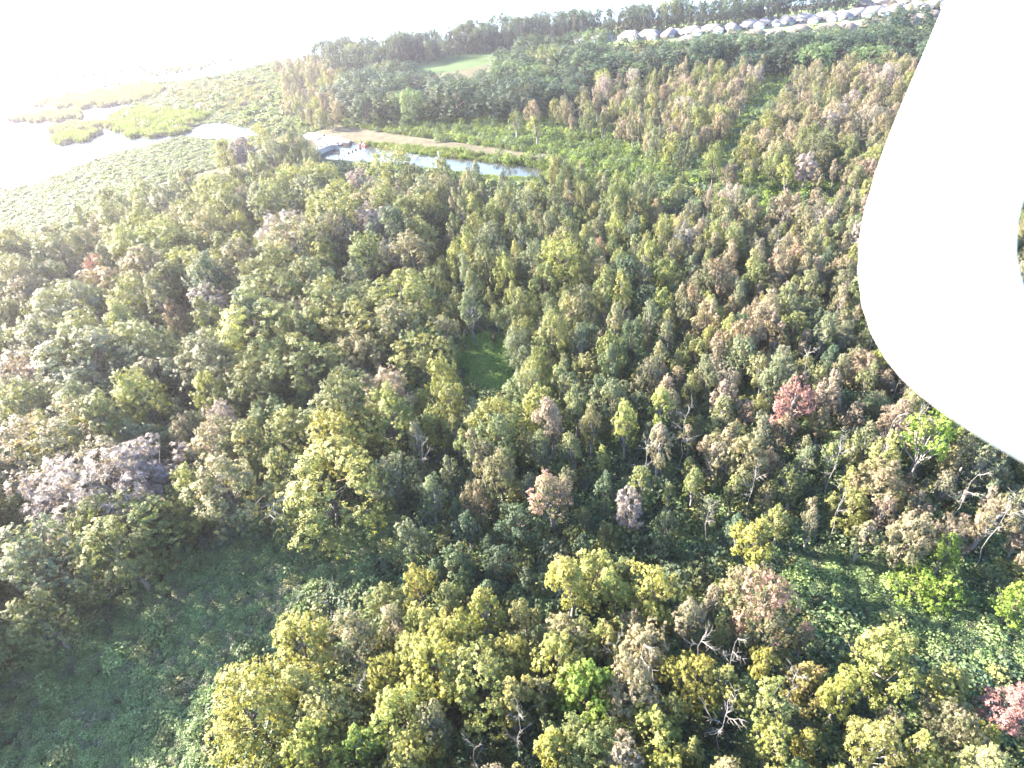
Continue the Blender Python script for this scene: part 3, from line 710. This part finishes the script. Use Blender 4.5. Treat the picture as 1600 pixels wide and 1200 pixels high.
# the wooded far shore of the lake, and the country beyond it
rng = np.random.default_rng(5)
for i in range(900):
    a, b = rng.uniform(), rng.uniform() ** 2
    A = np.array(G2(0, 16)); B = np.array(G2(140, -9))
    x, y = A + (B - A) * (a * 3.2 - 1.2) + (A / np.linalg.norm(A)) * (b * 700 + rng.uniform() * 60)
    if rng.uniform() < 0.35 and a > 0.45: continue
    st = 'oak' if rng.uniform() < 0.7 else 'tall'; form = PROTO[st][rng.integers(3)]
    s = rng.uniform(1.1, 1.6)
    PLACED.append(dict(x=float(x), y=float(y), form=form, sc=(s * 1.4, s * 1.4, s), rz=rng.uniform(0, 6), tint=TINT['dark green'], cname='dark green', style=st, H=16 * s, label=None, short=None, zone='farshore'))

# ------------------------------------------------------------------ the 300 trees that show largest, each a thing; the rest one wood
for t in PLACED:
    f = KINDS[t['form']]
    zc = t['H'] * (0.5 + STY[t['style']]['z0'] / 2)
    u, v = PX(t['x'], t['y'], zc); t['u'], t['v'] = float(u), float(v)
    dist = math.dist((t['x'], t['y'], zc), CAM)
    t['size'] = FPX / dist * math.sqrt(f[2] * t['sc'][0] * 2 * t['H'] * 0.6)
    t['seen'] = -5 < t['u'] < 1605 and -5 < t['v'] < 1215
    # behind the white drone leg
    if t['u'] > 1480 - 0.33 * max(0, t['v'] - 40) and t['v'] < 420 or (t['v'] >= 420 and t['u'] > 1360 and t['v'] < 440 + 0.98 * (t['u'] - 1360) - 30): t['seen'] = False
rest = [t for t in PLACED if not t['label']]
cand = sorted((t for t in rest if t['seen']), key=lambda t: -t['size'])
chosen = cand[:300 - len(SPECIALS)]
mark = [(t['u'], t['v'], t['short']) for t in SPECIALS] + [(s['u'], s['v'], s['short']) for s in SNAGS]
FORM = dict(maple=('bushy', 'broad bushy'), slim=('slim', 'tall slim'), oak=('round', 'broad round'), twig=('bare twiggy', 'wide bare'), bush=('low bushy', 'low bushy'), tall=('tall', 'tall'), umbrella=('umbrella-crowned', 'umbrella-crowned'))
fam = {}
for t in chosen:
    du = [(t['u'] - m[0]) ** 2 + ((t['v'] - m[1]) * 1.1) ** 2 for m in mark]
    k = int(np.argmin(du)); m = mark[k]; dx, dy = t['u'] - m[0], t['v'] - m[1]
    if abs(dx) > abs(dy): rel = 'right of' if dx > 0 else 'left of'
    else: rel = 'in front of' if dy > 0 else 'behind'
    big = {'maple': 3.9, 'slim': 11.0, 'oak': 5.0, 'twig': 4.0}.get(t['style'], 9e9)
    val = t['H'] if t['style'] == 'slim' else KINDS[t['form']][2] * t['sc'][0]
    t['words'] = (t['cname'], FORM[t['style']][1 if val > big else 0])
    fam.setdefault((t['words'], rel, m[2]), []).append((du[k], t))
ORD = ['nearest', 'second nearest', 'third nearest', 'fourth nearest', 'fifth nearest', 'sixth nearest', 'seventh nearest', 'eighth nearest', 'ninth nearest', 'tenth nearest', 'eleventh nearest', 'twelfth nearest']
for (w, rel, sh), L in fam.items():
    L.sort(key=lambda q: q[0])
    for i, (_, t) in enumerate(L):
        w = t['words']
        t['label'] = f"{w[0]} {w[1]} tree {rel} {sh}" if len(L) == 1 else f"{ORD[min(i, 11)]} {w[0]} {w[1]} tree {rel} {sh}"
NAME = dict(maple='maple_tree', slim='slender_tree', oak='oak_tree', twig='bare_tree', tall='tall_tree', umbrella='umbrella_tree', bush='young_tree')
for t in SPECIALS + chosen:
    f = KINDS[t['form']]
    nm = NAME[t['style']]
    o = empty(nm, (t['x'], t['y'], 0), t['rz'], t['sc'])
    tag(o, t['label'], 'tree', 'trees of the swamp woods')
    tr = link(bpy.data.objects.new('trunk', f[3]), o)
    cr = link(bpy.data.objects.new('crown', f[4]), o)
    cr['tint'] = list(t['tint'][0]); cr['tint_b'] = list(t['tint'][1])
ids = set(id(t) for t in SPECIALS + chosen)
REST = [t for t in PLACED if id(t) not in ids]
snag_forms = [build_snag(900 + i, 10, 4 + i % 3) for i in range(6)]
for i, s in enumerate(SNAGS):
    tr, br = snag_forms[0 if i == 0 else i % 6]
    o = empty('dead_tree', (s['x'], s['y'], 0), i * 2.1, (s['H'] / 10 * (1.5 if i == 0 else 0.9 if i in (1, 2) else 0.65),) * 2 + (s['H'] / 10,))
    tag(o, s['label'], 'dead tree', 'bleached dead trees')
    link(bpy.data.objects.new('trunk', tr), o)
    for b in br: link(bpy.data.objects.new('branch', b), o)

# ------------------------------------------------------------------ masses: woodland, undergrowth, marsh, reeds (geometry nodes)
def mass(name, protos, pts, rots, scl, idx, ta, tb):
    """one object that carries a mass nobody could count; pts (n,3), scl (n,3)"""
    pc = bpy.data.collections.new(name + '_forms')
    for i, meshes in enumerate(protos):
        if len(meshes) == 1:
            po = bpy.data.objects.new(f'{name}_form_{i:02d}', meshes[0])
        else:
            bm = bmesh.new(); mats = []
            for me in meshes:
                n0 = len(bm.faces); bm.from_mesh(me); bm.faces.ensure_lookup_table()
                for fc in bm.faces[n0:]: fc.material_index = len(mats)
                mats.append(me.materials[0])
            jm = bpy.data.meshes.new(name + '_form'); bm.to_mesh(jm); bm.free()
            for m_ in mats: jm.materials.append(m_)
            po = bpy.data.objects.new(f'{name}_form_{i:02d}', jm)
        pc.objects.link(po)
    me = bpy.data.meshes.new(name); n = len(pts)
    me.vertices.add(n); me.vertices.foreach_set('co', np.asarray(pts, np.float32).ravel())
    def at(nm, tp, vals, field):
        a = me.attributes.new(nm, tp, 'POINT'); a.data.foreach_set(field, np.asarray(vals).ravel())
    at('rot', 'FLOAT_VECTOR', np.stack([np.zeros(n), np.zeros(n), rots], 1).astype(np.float32), 'vector')
    at('scl', 'FLOAT_VECTOR', np.asarray(scl, np.float32), 'vector')
    at('idx', 'INT', np.asarray(idx, np.int32), 'value')
    at('tint', 'FLOAT_VECTOR', np.asarray(ta, np.float32), 'vector'); at('tint_b', 'FLOAT_VECTOR', np.asarray(tb, np.float32), 'vector')
    me.update()
    o = link(bpy.data.objects.new(name, me)); tag(o, kind='stuff')
    ng = bpy.data.node_groups.new(name, 'GeometryNodeTree')
    ng.interface.new_socket('Geometry', in_out='INPUT', socket_type='NodeSocketGeometry'); ng.interface.new_socket('Geometry', in_out='OUTPUT', socket_type='NodeSocketGeometry')
    gi = ng.nodes.new('NodeGroupInput'); go = ng.nodes.new('NodeGroupOutput')
    ci = ng.nodes.new('GeometryNodeCollectionInfo'); ci.inputs['Collection'].default_value = pc
    ci.inputs['Separate Children'].default_value = True; ci.inputs['Reset Children'].default_value = True
    ip = ng.nodes.new('GeometryNodeInstanceOnPoints'); ip.inputs['Pick Instance'].default_value = True
    def na(nm, tp):
        x = ng.nodes.new('GeometryNodeInputNamedAttribute'); x.data_type = tp; x.inputs['Name'].default_value = nm; return x.outputs['Attribute']
    ng.links.new(gi.outputs[0], ip.inputs['Points']); ng.links.new(ci.outputs[0], ip.inputs['Instance'])
    ng.links.new(na('idx', 'INT'), ip.inputs['Instance Index']); ng.links.new(na('scl', 'FLOAT_VECTOR'), ip.inputs['Scale'])
    er = ng.nodes.new('FunctionNodeEulerToRotation'); ng.links.new(na('rot', 'FLOAT_VECTOR'), er.inputs[0]); ng.links.new(er.outputs[0], ip.inputs['Rotation'])
    ng.links.new(ip.outputs[0], go.inputs[0])
    md = o.modifiers.new('growth', 'NODES'); md.node_group = ng
    return o
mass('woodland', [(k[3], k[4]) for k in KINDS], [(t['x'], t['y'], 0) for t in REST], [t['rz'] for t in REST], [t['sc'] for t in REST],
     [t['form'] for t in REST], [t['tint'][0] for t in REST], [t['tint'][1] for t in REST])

def patch_points(rng, n, x0, x1, y0, y1, test, zz=0.0):
    X = rng.uniform(x0, x1, n); Y = rng.uniform(y0, y1, n); U, V = PX(X, Y, zz)
    k = test(U, V); return X[k], Y[k], U[k], V[k]
def tints(rng, names, n, jit=0.15):
    w = np.array([x[1] for x in names], float); w /= w.sum(); c = rng.choice(len(names), n, p=w)
    A = np.array([TINT[x[0]][0] for x in names])[c]; B = np.array([TINT[x[0]][1] for x in names])[c]
    j = rng.uniform(1 - jit, 1 + jit, (n, 1)); return A * j, B * j
rng = np.random.default_rng(21)
UG = [build_clump(300 + i, 1.3, h, 330, (0.16, 0.34)) for i, h in enumerate((0.7, 1.0, 0.55, 1.3))] + [build_clump(310 + i, 1.2, h, 480, (0.11, 0.24)) for i, h in enumerate((0.7, 1.0, 1.3, 1.7))]
def open_(U, V): return inpoly(U, V, CLEAR_A) | inpoly(U, V, CLEAR_B) | inpoly(U, V, CLEAR_C)
P, Rr, Sc, Ix, Ta, Tb = [], [], [], [], [], []
def add_clumps(X, Y, size, hs, names, forms, z=0.0, jit=0.15):
    n = len(X); P.append(np.stack([X, Y, np.full(n, z)], 1)); Rr.append(rng.uniform(0, 6.28, n))
    s = size * rng.uniform(0.75, 1.3, n); Sc.append(np.stack([s, s, s * hs * rng.uniform(0.7, 1.3, n)], 1)); Ix.append(rng.integers(forms[0], forms[1], n))
    a, b = tints(rng, names, n, jit); Ta.append(a); Tb.append(b)
def flush(name, protos):
    mass(name, protos, np.concatenate(P), np.concatenate(Rr), np.concatenate(Sc), np.concatenate(Ix), np.concatenate(Ta), np.concatenate(Tb))
    for L in (P, Rr, Sc, Ix, Ta, Tb): L.clear()
VG = [('vine green', 6), ('dark green', 1), ('grey-green', 2.5), ('olive-green', 1.2)]
X, Y, U, V = patch_points(rng, 60000, -110, 90, 10, 125, open_); c_ = inpoly(U, V, CLEAR_C)
c2 = ~c_ & (rng.uniform(size=len(X)) < 0.75)
rt_ = inpoly(U, V, CLEAR_B)
add_clumps(X[c2 & ~rt_], Y[c2 & ~rt_], 0.85, 0.75, [('vine light', 6), ('grey-green', 3), ('vine green', 1.5)], (4, 8), jit=0.2)
add_clumps(X[c2 & rt_], Y[c2 & rt_], 0.85, 0.75, [('vine green', 5), ('dark green', 2), ('grey-green', 1)], (4, 8), jit=0.2)
c3 = ~c_ & (rng.uniform(size=len(X)) < 0.035)
add_clumps(X[c3], Y[c3], 1.5, 0.9, [('vine light', 4), ('vine green', 2), ('olive-green', 1)], (4, 8), jit=0.3)
add_clumps(X[c_], Y[c_], 1.1, 1.0, [('glade green', 1)], (4, 8), jit=0.2)
def under(U, V): return (V > 225) & (V < 1500) & (U > -300) & (U < 1800) & ~inpoly(U, V, WATERSIDE) & ~inpoly(U, V, MARSH_S2) & ~open_(U, V) & ~inpoly(U, V, GREENBELT) & ~inpoly(U, V, [(-600, 150), (430, 150), (430, 212), (285, 212), (0, 292), (-600, 340)])
X, Y, U, V = patch_points(rng, 14000, -100, 120, 8, 130, under); add_clumps(X, Y, 1.4, 1.2, [('dark green', 4), ('vine green', 3), ('olive-green', 2)], (0, 4))
X, Y, U, V = patch_points(rng, 8000, -220, 150, 130, 260, under); add_clumps(X, Y, 1.7, 1.2, [('dark green', 4), ('vine green', 3), ('olive-green', 2)], (0, 4))
def belt(U, V): return (inpoly(U, V, GREENBELT) | inpoly(U, V, CLEAR_D)) & ~inpoly(U, V, CANAL_PX) & ~inpoly(U, V, POOL_PX) & ~inpoly(U, V, LEV_TOP + LEV_BOT[::-1])
X, Y, U, V = patch_points(rng, 26000, -80, 220, 160, 420, belt); add_clumps(X, Y, 1.7, 0.9, [('vine green', 5), ('bright green', 4), ('marsh green', 3)], (0, 4))
flush('undergrowth', [(m,) for m in UG])
MG = [build_clump(340 + i, 1.3, h, 150, (0.28, 0.55)) for i, h in enumerate((0.6, 0.9, 1.2))]
def lake_px(U, V): return inpoly(U, V, SHORE[:-10] + [(440, 60), (-600, 60)])
def marsh(U, V): return (inpoly(U, V, MARSH_N) | inpoly(U, V, MARSH_S2))
X, Y, U, V = patch_points(rng, 80000, -520, -60, 170, 620, marsh)
k = rng.uniform(size=len(X)) < 0.02; k &= ~inpoly(U, V, MARSH_S2); add_clumps(X[k], Y[k], 3.2, 0.9, [('olive-green', 3), ('tawny', 2), ('marsh green', 3)], (0, 3), jit=0.3)
k = rng.uniform(size=len(X)) < 0.85; add_clumps(X[k], Y[k], 1.6, 0.55, [('marsh green', 7), ('reed', 2), ('olive-green', 2)], (0, 3), jit=0.25)
flush('marsh_growth', [(m,) for m in MG])
RE = [build_clump(360 + i, 1.2, 2.2, 110, None, True) for i in range(3)]
SMOKE = [[(230, 113), (330, 99), (366, 92), (362, 97), (300, 108), (240, 119)], [(60, 122), (160, 112), (300, 106), (160, 118)], [(170, 132), (230, 128), (240, 131), (178, 136)]]
TONGUE = [[(60, 163), (140, 147), (230, 132), (260, 140), (225, 159), (150, 168), (105, 170)], [(188, 182), (200, 172), (330, 180), (300, 203), (288, 210), (262, 213), (222, 216), (168, 200), (163, 192)], [(270, 140), (400, 120), (430, 160), (380, 178), (300, 168)]]
for poly, dens, size, nm in [(ISLES[0], .8, 1.3, 'reed'), (ISLES[1], .8, 1.3, 'reed'), (ISLES[2], .8, 1.2, 'marsh green'), (TONGUE[0], .45, 1.4, 'reed'), (TONGUE[1], .4, 1.3, 'marsh green'), (TONGUE[2], .05, 1.1, 'reed'), (SMOKE[0], .05, 1.0, 'reed'), (SMOKE[1], .03, 1.0, 'reed'), (SMOKE[2], .06, 1.0, 'reed')]:
    W_ = np.array([G2(*p) for p in poly]); lo, hi = W_.min(0), W_.max(0); n = min(9000, int((hi - lo).prod() * dens))
    X, Y, U, V = patch_points(rng, n, lo[0], hi[0], lo[1], hi[1], lambda U, V: inpoly(U + 7 * np.sin(0.13 * U + 0.5 * V) + 5 * np.sin(0.37 * U - 0.9 * V), V + 2.5 * np.sin(0.17 * U + 1.0) + 1.6 * np.sin(0.45 * U + 0.6 * V), poly)); k = (np.sin(X * 0.21 + 1.3 * np.sin(Y * 0.13)) + np.sin(Y * 0.17 + X * 0.05) > -0.75) | (rng.uniform(size=len(X)) < 0.25); X, Y = X[k], Y[k]; add_clumps(X, Y, size, 1.0, [(nm, 4), ('reed', 1.5)], (0, 3))
# reeds along the banks of the canal and the levee
def bank(U, V): return inpoly(U, V, [(846, 264), (900, 258), (890, 286), (835, 281), (852, 272)]) | inpoly(U, V, [(560, 224), (640, 229), (760, 243), (870, 257), (890, 272), (848, 263), (760, 252), (645, 240), (585, 228)]) | inpoly(U, V, [(560, 254), (650, 264), (790, 280), (850, 281), (860, 290), (780, 287), (640, 271), (560, 260)]) | inpoly(U, V, [(560, 196), (640, 205), (760, 222), (900, 240), (900, 246), (820, 237), (760, 229), (640, 213), (575, 203)])
X, Y, U, V = patch_points(rng, 50000, -75, 110, 165, 330, bank)
k = rng.uniform(size=len(X)) < 0.8; add_clumps(X[k], Y[k], 0.75, 0.75, [('marsh green', 5), ('reed', 2), ('vine green', 3)], (0, 3), jit=0.3)
flush('reeds', [(m,) for m in RE])
def lily(U, V): return inpoly(U, V, [(612, 240), (630, 238), (655, 243), (648, 250), (628, 252), (612, 250)]) | inpoly(U, V, [(655, 246), (690, 250), (700, 262), (660, 258)])
X, Y, U, V = patch_points(rng, 30000, -60, 30, 200, 290, lily)
mb = MB()
for x, y in zip(X[:900], Y[:900]):
    r = rng.uniform(0.25, 0.6); n0 = len(mb.V)
    for j in range(7): mb.V.append((x + r * math.cos(j * 0.85), y + r * math.sin(j * 0.85), 0.07 + 0.0004 * (n0 % 97)))
    for j in range(1, 6): mb.F3.append([n0, n0 + j, n0 + j + 1])
tag(mb.build('lily_pads', M_PAD), kind='stuff')

# ------------------------------------------------------------------ houses beyond the wood
RW = [('upper', [(914, 56), (938, 53), (984, 50), (1014, 48), (1046, 46), (1080, 43), (1112, 40), (1144, 37), (1172, 33), (1200, 29), (1228, 26), (1258, 23), (1290, 20), (1318, 18), (1340, 15), (1366, 12), (1400, 8), (1432, 6), (1460, 2)]),
      ('lower', [(1076, 57), (1112, 54), (1146, 52), (1180, 48), (1216, 46), (1250, 41), (1296, 39), (1324, 35), (1358, 31), (1390, 28), (1422, 24), (1456, 19)]),
      ('top', [(1352, 2), (1384, -1), (1420, -5)])]
def hip_roof(w, d, h, ov=0.5):
    a, b = w / 2 + ov, d / 2 + ov; r = max(0.4, a - b)
    mb = MB(); mb.V = [(-a, -b, 0), (a, -b, 0), (a, b, 0), (-a, b, 0), (-r, 0, h), (r, 0, h), (-a, -b, -0.2), (a, -b, -0.2), (a, b, -0.2), (-a, b, -0.2)]
    mb.F4 = [[0, 1, 5, 4], [2, 3, 4, 5], [6, 7, 1, 0], [7, 8, 2, 1], [8, 9, 3, 2], [9, 6, 0, 3], [9, 8, 7, 6]]; mb.F3 = [[1, 2, 5], [3, 0, 4]]
    return mb
def house_meshes(w, d, rm):
    wall = MB().box((0, 0, 1.4), (w, d, 2.8)).box((w * 0.27, -d / 2 - 2.0, 1.4), (w * 0.42, 4.0, 2.8))
    roof = hip_roof(w, d, 3.2)
    gab = MB(); ww = w * 0.42 / 2 + 0.4; x0 = w * 0.27; y0 = -d / 2 - 4.5; y1 = -d / 4
    gab.V = [(x0 - ww, y0, 0.02), (x0 + ww, y0, 0.02), (x0 + ww, y1, 0.02), (x0 - ww, y1, 0.02), (x0, y0 + ww * 0.9, 1.9), (x0, y1 + 2.5, 1.9)]
    gab.F4 = [[1, 2, 5, 4], [3, 0, 4, 5]]; gab.F3 = [[0, 1, 4], [2, 3, 5]]
    n = len(roof.V); roof.V += gab.V; roof.F4 += [[i + n for i in f] for f in gab.F4]; roof.F3 += [[i + n for i in f] for f in gab.F3]
    return (wall.mesh('wall', M_WALL), roof.mesh('roof', rm), MB().box((0, 0, 0), (w * 0.30, 0.14, 2.2)).mesh('garage_door', M_WHITE),
            MB().box((0, 0, 0), (1.9, 0.12, 1.3)).mesh('window', M_GLASS), MB().box((0, 0, 0), (w * 0.3, 2.6, 2.3)).mesh('porch_screen', M_SCREEN), MB().box((0, 0, 0), (2.1, 0.06, 0.12)).mesh('sill', M_WHITE))
HM = [(s, house_meshes(*s, M_ROOFS[i])) for i, s in enumerate(((16.5, 9.5), (14.5, 9.0), (17, 10)))]
n_all = 0
ORDN = ['first', 'second', 'third', 'fourth', 'fifth', 'sixth', 'seventh', 'eighth', 'ninth', 'tenth', 'eleventh', 'twelfth', 'thirteenth', 'fourteenth', 'fifteenth', 'sixteenth', 'seventeenth', 'eighteenth', 'nineteenth']
for row, px in RW:
    for i, (u, v) in enumerate(px):
        (w, d), mm = HM[(i * 2 + n_all) % 3]
        p = G(u, v, 4.2); q0 = G(*px[max(0, i - 1)], 4.2); q1 = G(*px[min(len(px) - 1, i + 1)], 4.2)
        rz = math.atan2(q1[1] - q0[1], q1[0] - q0[0]) + (0.0 if row == 'lower' else 0.0) + random.Random(i * 3 + len(px)).uniform(-0.06, 0.06)
        near_street = row == 'lower'
        if row == 'lower': rz += math.pi
        if i % 3 == 1: rz += math.pi / 2
        o = empty('house', (p[0], p[1], 0.03), rz, 0.86)
        end = '' if i else 'left end of '
        lab = {'upper': f"pale hip-roofed house, {ORDN[i]} from the left in the long back row", 'lower': f"pale hip-roofed house, {ORDN[i]} from the left in the nearer row", 'top': f"pale hip-roofed house, {ORDN[i]} from the left in the farthest short row"}[row]
        tag(o, lab, 'house', 'houses of the lakeside street')
        link(bpy.data.objects.new('wall', mm[0]), o)
        r = link(bpy.data.objects.new('roof', mm[1]), o); r.location = (0, 0, 2.82)
        g = link(bpy.data.objects.new('garage_door', mm[2]), o); g.location = (w * 0.27, -d / 2 - 4.0, 1.15)
        for wx, wy, wr in ((-w * 0.32, -d / 2, 0), (-w * 0.12, -d / 2, 0), (-w * 0.36, d / 2, 0), (w * 0.34, d / 2, 0), (w / 2, 0.8, math.pi / 2), (-w / 2, -0.6, math.pi / 2)):
            wn = link(bpy.data.objects.new('window', mm[3]), o); wn.location = (wx, wy, 1.55); wn.rotation_euler = (0, 0, wr)
        pc = link(bpy.data.objects.new('porch_screen', mm[4]), o); pc.location = (0, d / 2 + 1.3, 1.17)
        n_all += 1

# ------------------------------------------------------------------ canal gate, floats
def canal_gate():
    c = G(505, 226, 1.0); b = G(475, 211, 1.0); e = G(545, 221, 0.6)
    ax = np.array([e[0] - c[0], e[1] - c[1]]); L = np.linalg.norm(ax); rz = math.atan2(ax[1], ax[0])
    o = empty('canal_gate', (c[0], c[1], 0), rz)
    tag(o, 'concrete water gate with white gear posts at the lake end of the canal', 'water gate')
    def loc(u, v, z):
        p = G(u, v, z) - np.array([c[0], c[1], 0]); ca, sa = math.cos(-rz), math.sin(-rz)
        return np.array([p[0] * ca - p[1] * sa, p[0] * sa + p[1] * ca, z])
    def prism(px, z0, z1, m, name):
        Q = [loc(u, v, z1) for u, v in px]; n = len(Q)
        if sum(Q[i][0] * Q[(i + 1) % n][1] - Q[(i + 1) % n][0] * Q[i][1] for i in range(n)) < 0: Q = Q[::-1]
        V = [(q[0], q[1], z0) for q in Q] + [(q[0], q[1], z1) for q in Q]
        me = bpy.data.meshes.new(name)
        me.from_pydata(V, [], [list(range(n))[::-1], [n + i for i in range(n)]] + [[i, (i + 1) % n, n + (i + 1) % n, n + i] for i in range(n)]); me.materials.append(m)
        return link(bpy.data.objects.new(name, me), o)
    prism([(474, 211), (482, 207), (505, 209), (504, 214), (494, 217), (480, 216)], 0, 1.7, M_CONC, 'deck')
    prism([(490, 219), (505, 213), (530, 214), (548, 219), (545, 223), (530, 222), (512, 226), (500, 229)], 0, 1.3, M_DARKCONC, 'apron')
    # curved white crest that carries the posts
    cr = [loc(u, v, 2.2) for u, v in ((493, 238), (500, 232), (509, 228), (518, 225.5), (527, 225.5))]
    V = []; F = []
    for i, p in enumerate(cr):
        t = cr[min(i + 1, 4)] - cr[max(i - 1, 0)]; t = t / np.linalg.norm(t); nn = np.array([-t[1], t[0], 0])
        for s, z in ((-.55, 0), (-.55, 2.2), (.55, 2.2), (.55, 0)): V.append(tuple(p[:2] + nn[:2] * s) + (z,))
    for i in range(4):
        for j in range(4): F.append([i * 4 + j, i * 4 + (j + 1) % 4, i * 4 + 4 + (j + 1) % 4, i * 4 + 4 + j])
    F += [[3, 2, 1, 0], [16, 17, 18, 19]]
    me = bpy.data.meshes.new('crest'); me.from_pydata(V, [], F); me.materials.append(M_CONC); link(bpy.data.objects.new('crest', me), o)
    bm = bmesh.new(); bm.from_mesh(me); bmesh.ops.recalc_face_normals(bm, faces=bm.faces); bm.to_mesh(me); bm.free()
    pm = MB().lathe([(0.0, 0), (0.55, 0.02), (0.55, 0.5), (0.36, 0.75), (0.26, 0.9), (0.25, 2.4), (0.35, 2.75), (0.62, 3.0), (0.62, 3.25), (0.0, 3.3)], k=10).mesh('gear_post', M_WHITE, True)
    for u, v in ((508.5, 226), (516.7, 223), (524, 227.5), (532.5, 225.5)):
        q = loc(u, v, 1.3); x = link(bpy.data.objects.new('gear_post', pm), o); x.location = q
canal_gate()
def floats():
    drum = MB().lathe([(0.0, -0.3), (0.42, -0.3), (0.5, -0.1), (0.5, 0.35), (0.42, 0.55), (0.12, 0.62), (0.1, 0.8), (0.0, 0.82)], k=10)
    dm = drum.mesh('red_buoy', M_RED, True); km = drum.mesh('small_float', M_DARKRED, True)
    for i, (u, v, lab) in enumerate([(564, 225, 'red buoy at the left of the red buoy cluster'), (567.5, 227, 'lowest red buoy of the red buoy cluster'), (570, 225, 'middle red buoy of the red buoy cluster'), (573.5, 224.6, 'rightmost red buoy of the cluster by the far bank'), (571, 228.6, 'red buoy nearest the open canal water in the cluster'), (561.5, 229.5, 'red buoy set apart at the lower left of the cluster')]):
        p = G(u, v, 0.3); o = link(bpy.data.objects.new('buoy', dm)); o.location = (p[0], p[1], 0.1); o.scale = (1.5, 1.5, 1.4); tag(o, lab, 'buoy', 'red buoys on the canal')
    for i, (u, v, lab) in enumerate([(544.5, 238.8, 'dark float nearest the gate trees, first of the float line'), (550, 236.3, 'dark float second from the left of the float line'), (555.5, 233.8, 'dark float second from the red buoys in the float line'), (562, 231.4, 'dark float of the line closest to the red buoys')]):
        p = G(u, v, 0.2); o = link(bpy.data.objects.new('float', km)); o.location = (p[0], p[1], 0.1); o.scale = (0.95, 0.95, 0.9); tag(o, lab, 'float', 'line of dark floats across the canal')
    p = G(686, 247, 0); t = empty('marker_post', (p[0], p[1], 0)); tag(t, 'short white marker post standing in the canal', 'post')
    MB().tube([(0, 0, -0.3), (0, 0, 2.0)], [0.14, 0.14], 8).build('pole', M_WHITE, t); MB().box((0, 0, 2.2), (0.5, 0.1, 0.4)).build('plate', M_WHITE, t)
floats()

# ------------------------------------------------------------------ white landing leg of the drone that carries the camera
def drone_leg():
    D = 0.20
    out_px = [(1600, -260), (1540, -120), (1483, 0), (1455, 70), (1425, 140), (1396, 210), (1370, 285), (1354, 345), (1346, 400), (1347, 450), (1358, 500), (1380, 548), (1410, 588), (1450, 625), (1500, 662), (1550, 694), (1600, 724), (1680, 765), (1790, 800), (1900, 780), (1985, 690), (2020, 540), (2020, 360), (1990, 150), (1940, -60), (1900, -260)]
    in_px = [(1760, 120), (1690, 170), (1630, 230), (1595, 295), (1580, 350), (1577, 400), (1586, 440), (1604, 475), (1650, 520), (1720, 560), (1800, 570), (1870, 520), (1890, 400), (1870, 240), (1820, 140)]
    def pt(u, v):   # a plane through the leg, turned a little towards the left
        d = ray(u, v); k = (u - 1345) / 700.0
        return d * (D + 0.17 * k)
    Po = [pt(*p) for p in out_px]; Pi = [pt(*p) for p in in_px]
    c = sum(Po) / len(Po)
    nrm = np.cross(Po[0] - c, Po[8] - c); nrm /= np.linalg.norm(nrm)
    if nrm @ FWD > 0: nrm = -nrm
    t_ = 0.011
    # sections: rounded lip from the outer rim over the flat to the inner rim
    def resample(Q, n):
        Q = Q + [Q[0]]; s = [0]
        for a, b in zip(Q, Q[1:]): s.append(s[-1] + np.linalg.norm(b - a))
        r = []
        for i in range(n):
            x = s[-1] * i / n; j = max(k for k in range(len(s)) if s[k] <= x); j = min(j, len(Q) - 2)
            r.append(Q[j] + (Q[j + 1] - Q[j]) * (x - s[j]) / max(1e-9, s[j + 1] - s[j]))
        return r
    def smooth(Q):
        n = len(Q); return [(Q[i - 1] + 2 * Q[i] + Q[(i + 1) % n]) / 4 for i in range(n)]
    n = 96
    A = smooth(resample(Po, n)); 
    ci = sum(Pi) / len(Pi)
    # inner rim seen along the same directions from the hole's middle
    e1 = (A[0] - ci); e1 = e1 - nrm * (e1 @ nrm); e1 /= np.linalg.norm(e1); e2 = np.cross(nrm, e1)
    Bq = smooth(resample(Pi, 400)); ang = np.array([math.atan2((q - ci) @ e2, (q - ci) @ e1) for q in Bq])
    B = []
    for a in A:
        w = math.atan2((a - ci) @ e2, (a - ci) @ e1); B.append(Bq[int(np.argmin(np.abs(np.angle(np.exp(1j * (ang - w))))))])
    prof = [(0.0, 0.0), (0.03, 0.62), (0.10, 0.92), (0.22, 1.0), (0.78, 1.0), (0.90, 0.92), (0.97, 0.62), (1.0, 0.0), (0.97, -0.62), (0.90, -0.92), (0.78, -1.0), (0.22, -1.0), (0.10, -0.92), (0.03, -0.62)]
    V = []; F = []; k = len(prof)
    for a, b in zip(A, B):
        for s, h in prof: V.append(tuple(a + (b - a) * s + nrm * h * t_ / 2))
    for i in range(n):
        for j in range(k):
            F.append((i * k + j, i * k + (j + 1) % k, ((i + 1) % n) * k + (j + 1) % k, ((i + 1) % n) * k + j))
    V = np.array(V)
    o = link(bpy.data.objects.new('drone_leg', mesh_np('drone_leg', V, [np.array(F)], [M_SHELL], smooth=True)))
    o.location = tuple(CAM)
    bm = bmesh.new(); bm.from_mesh(o.data); bmesh.ops.recalc_face_normals(bm, faces=bm.faces); bm.to_mesh(o.data); bm.free()
    tag(o, 'white looped plastic landing leg of the camera drone at the right edge', 'drone leg')
drone_leg()
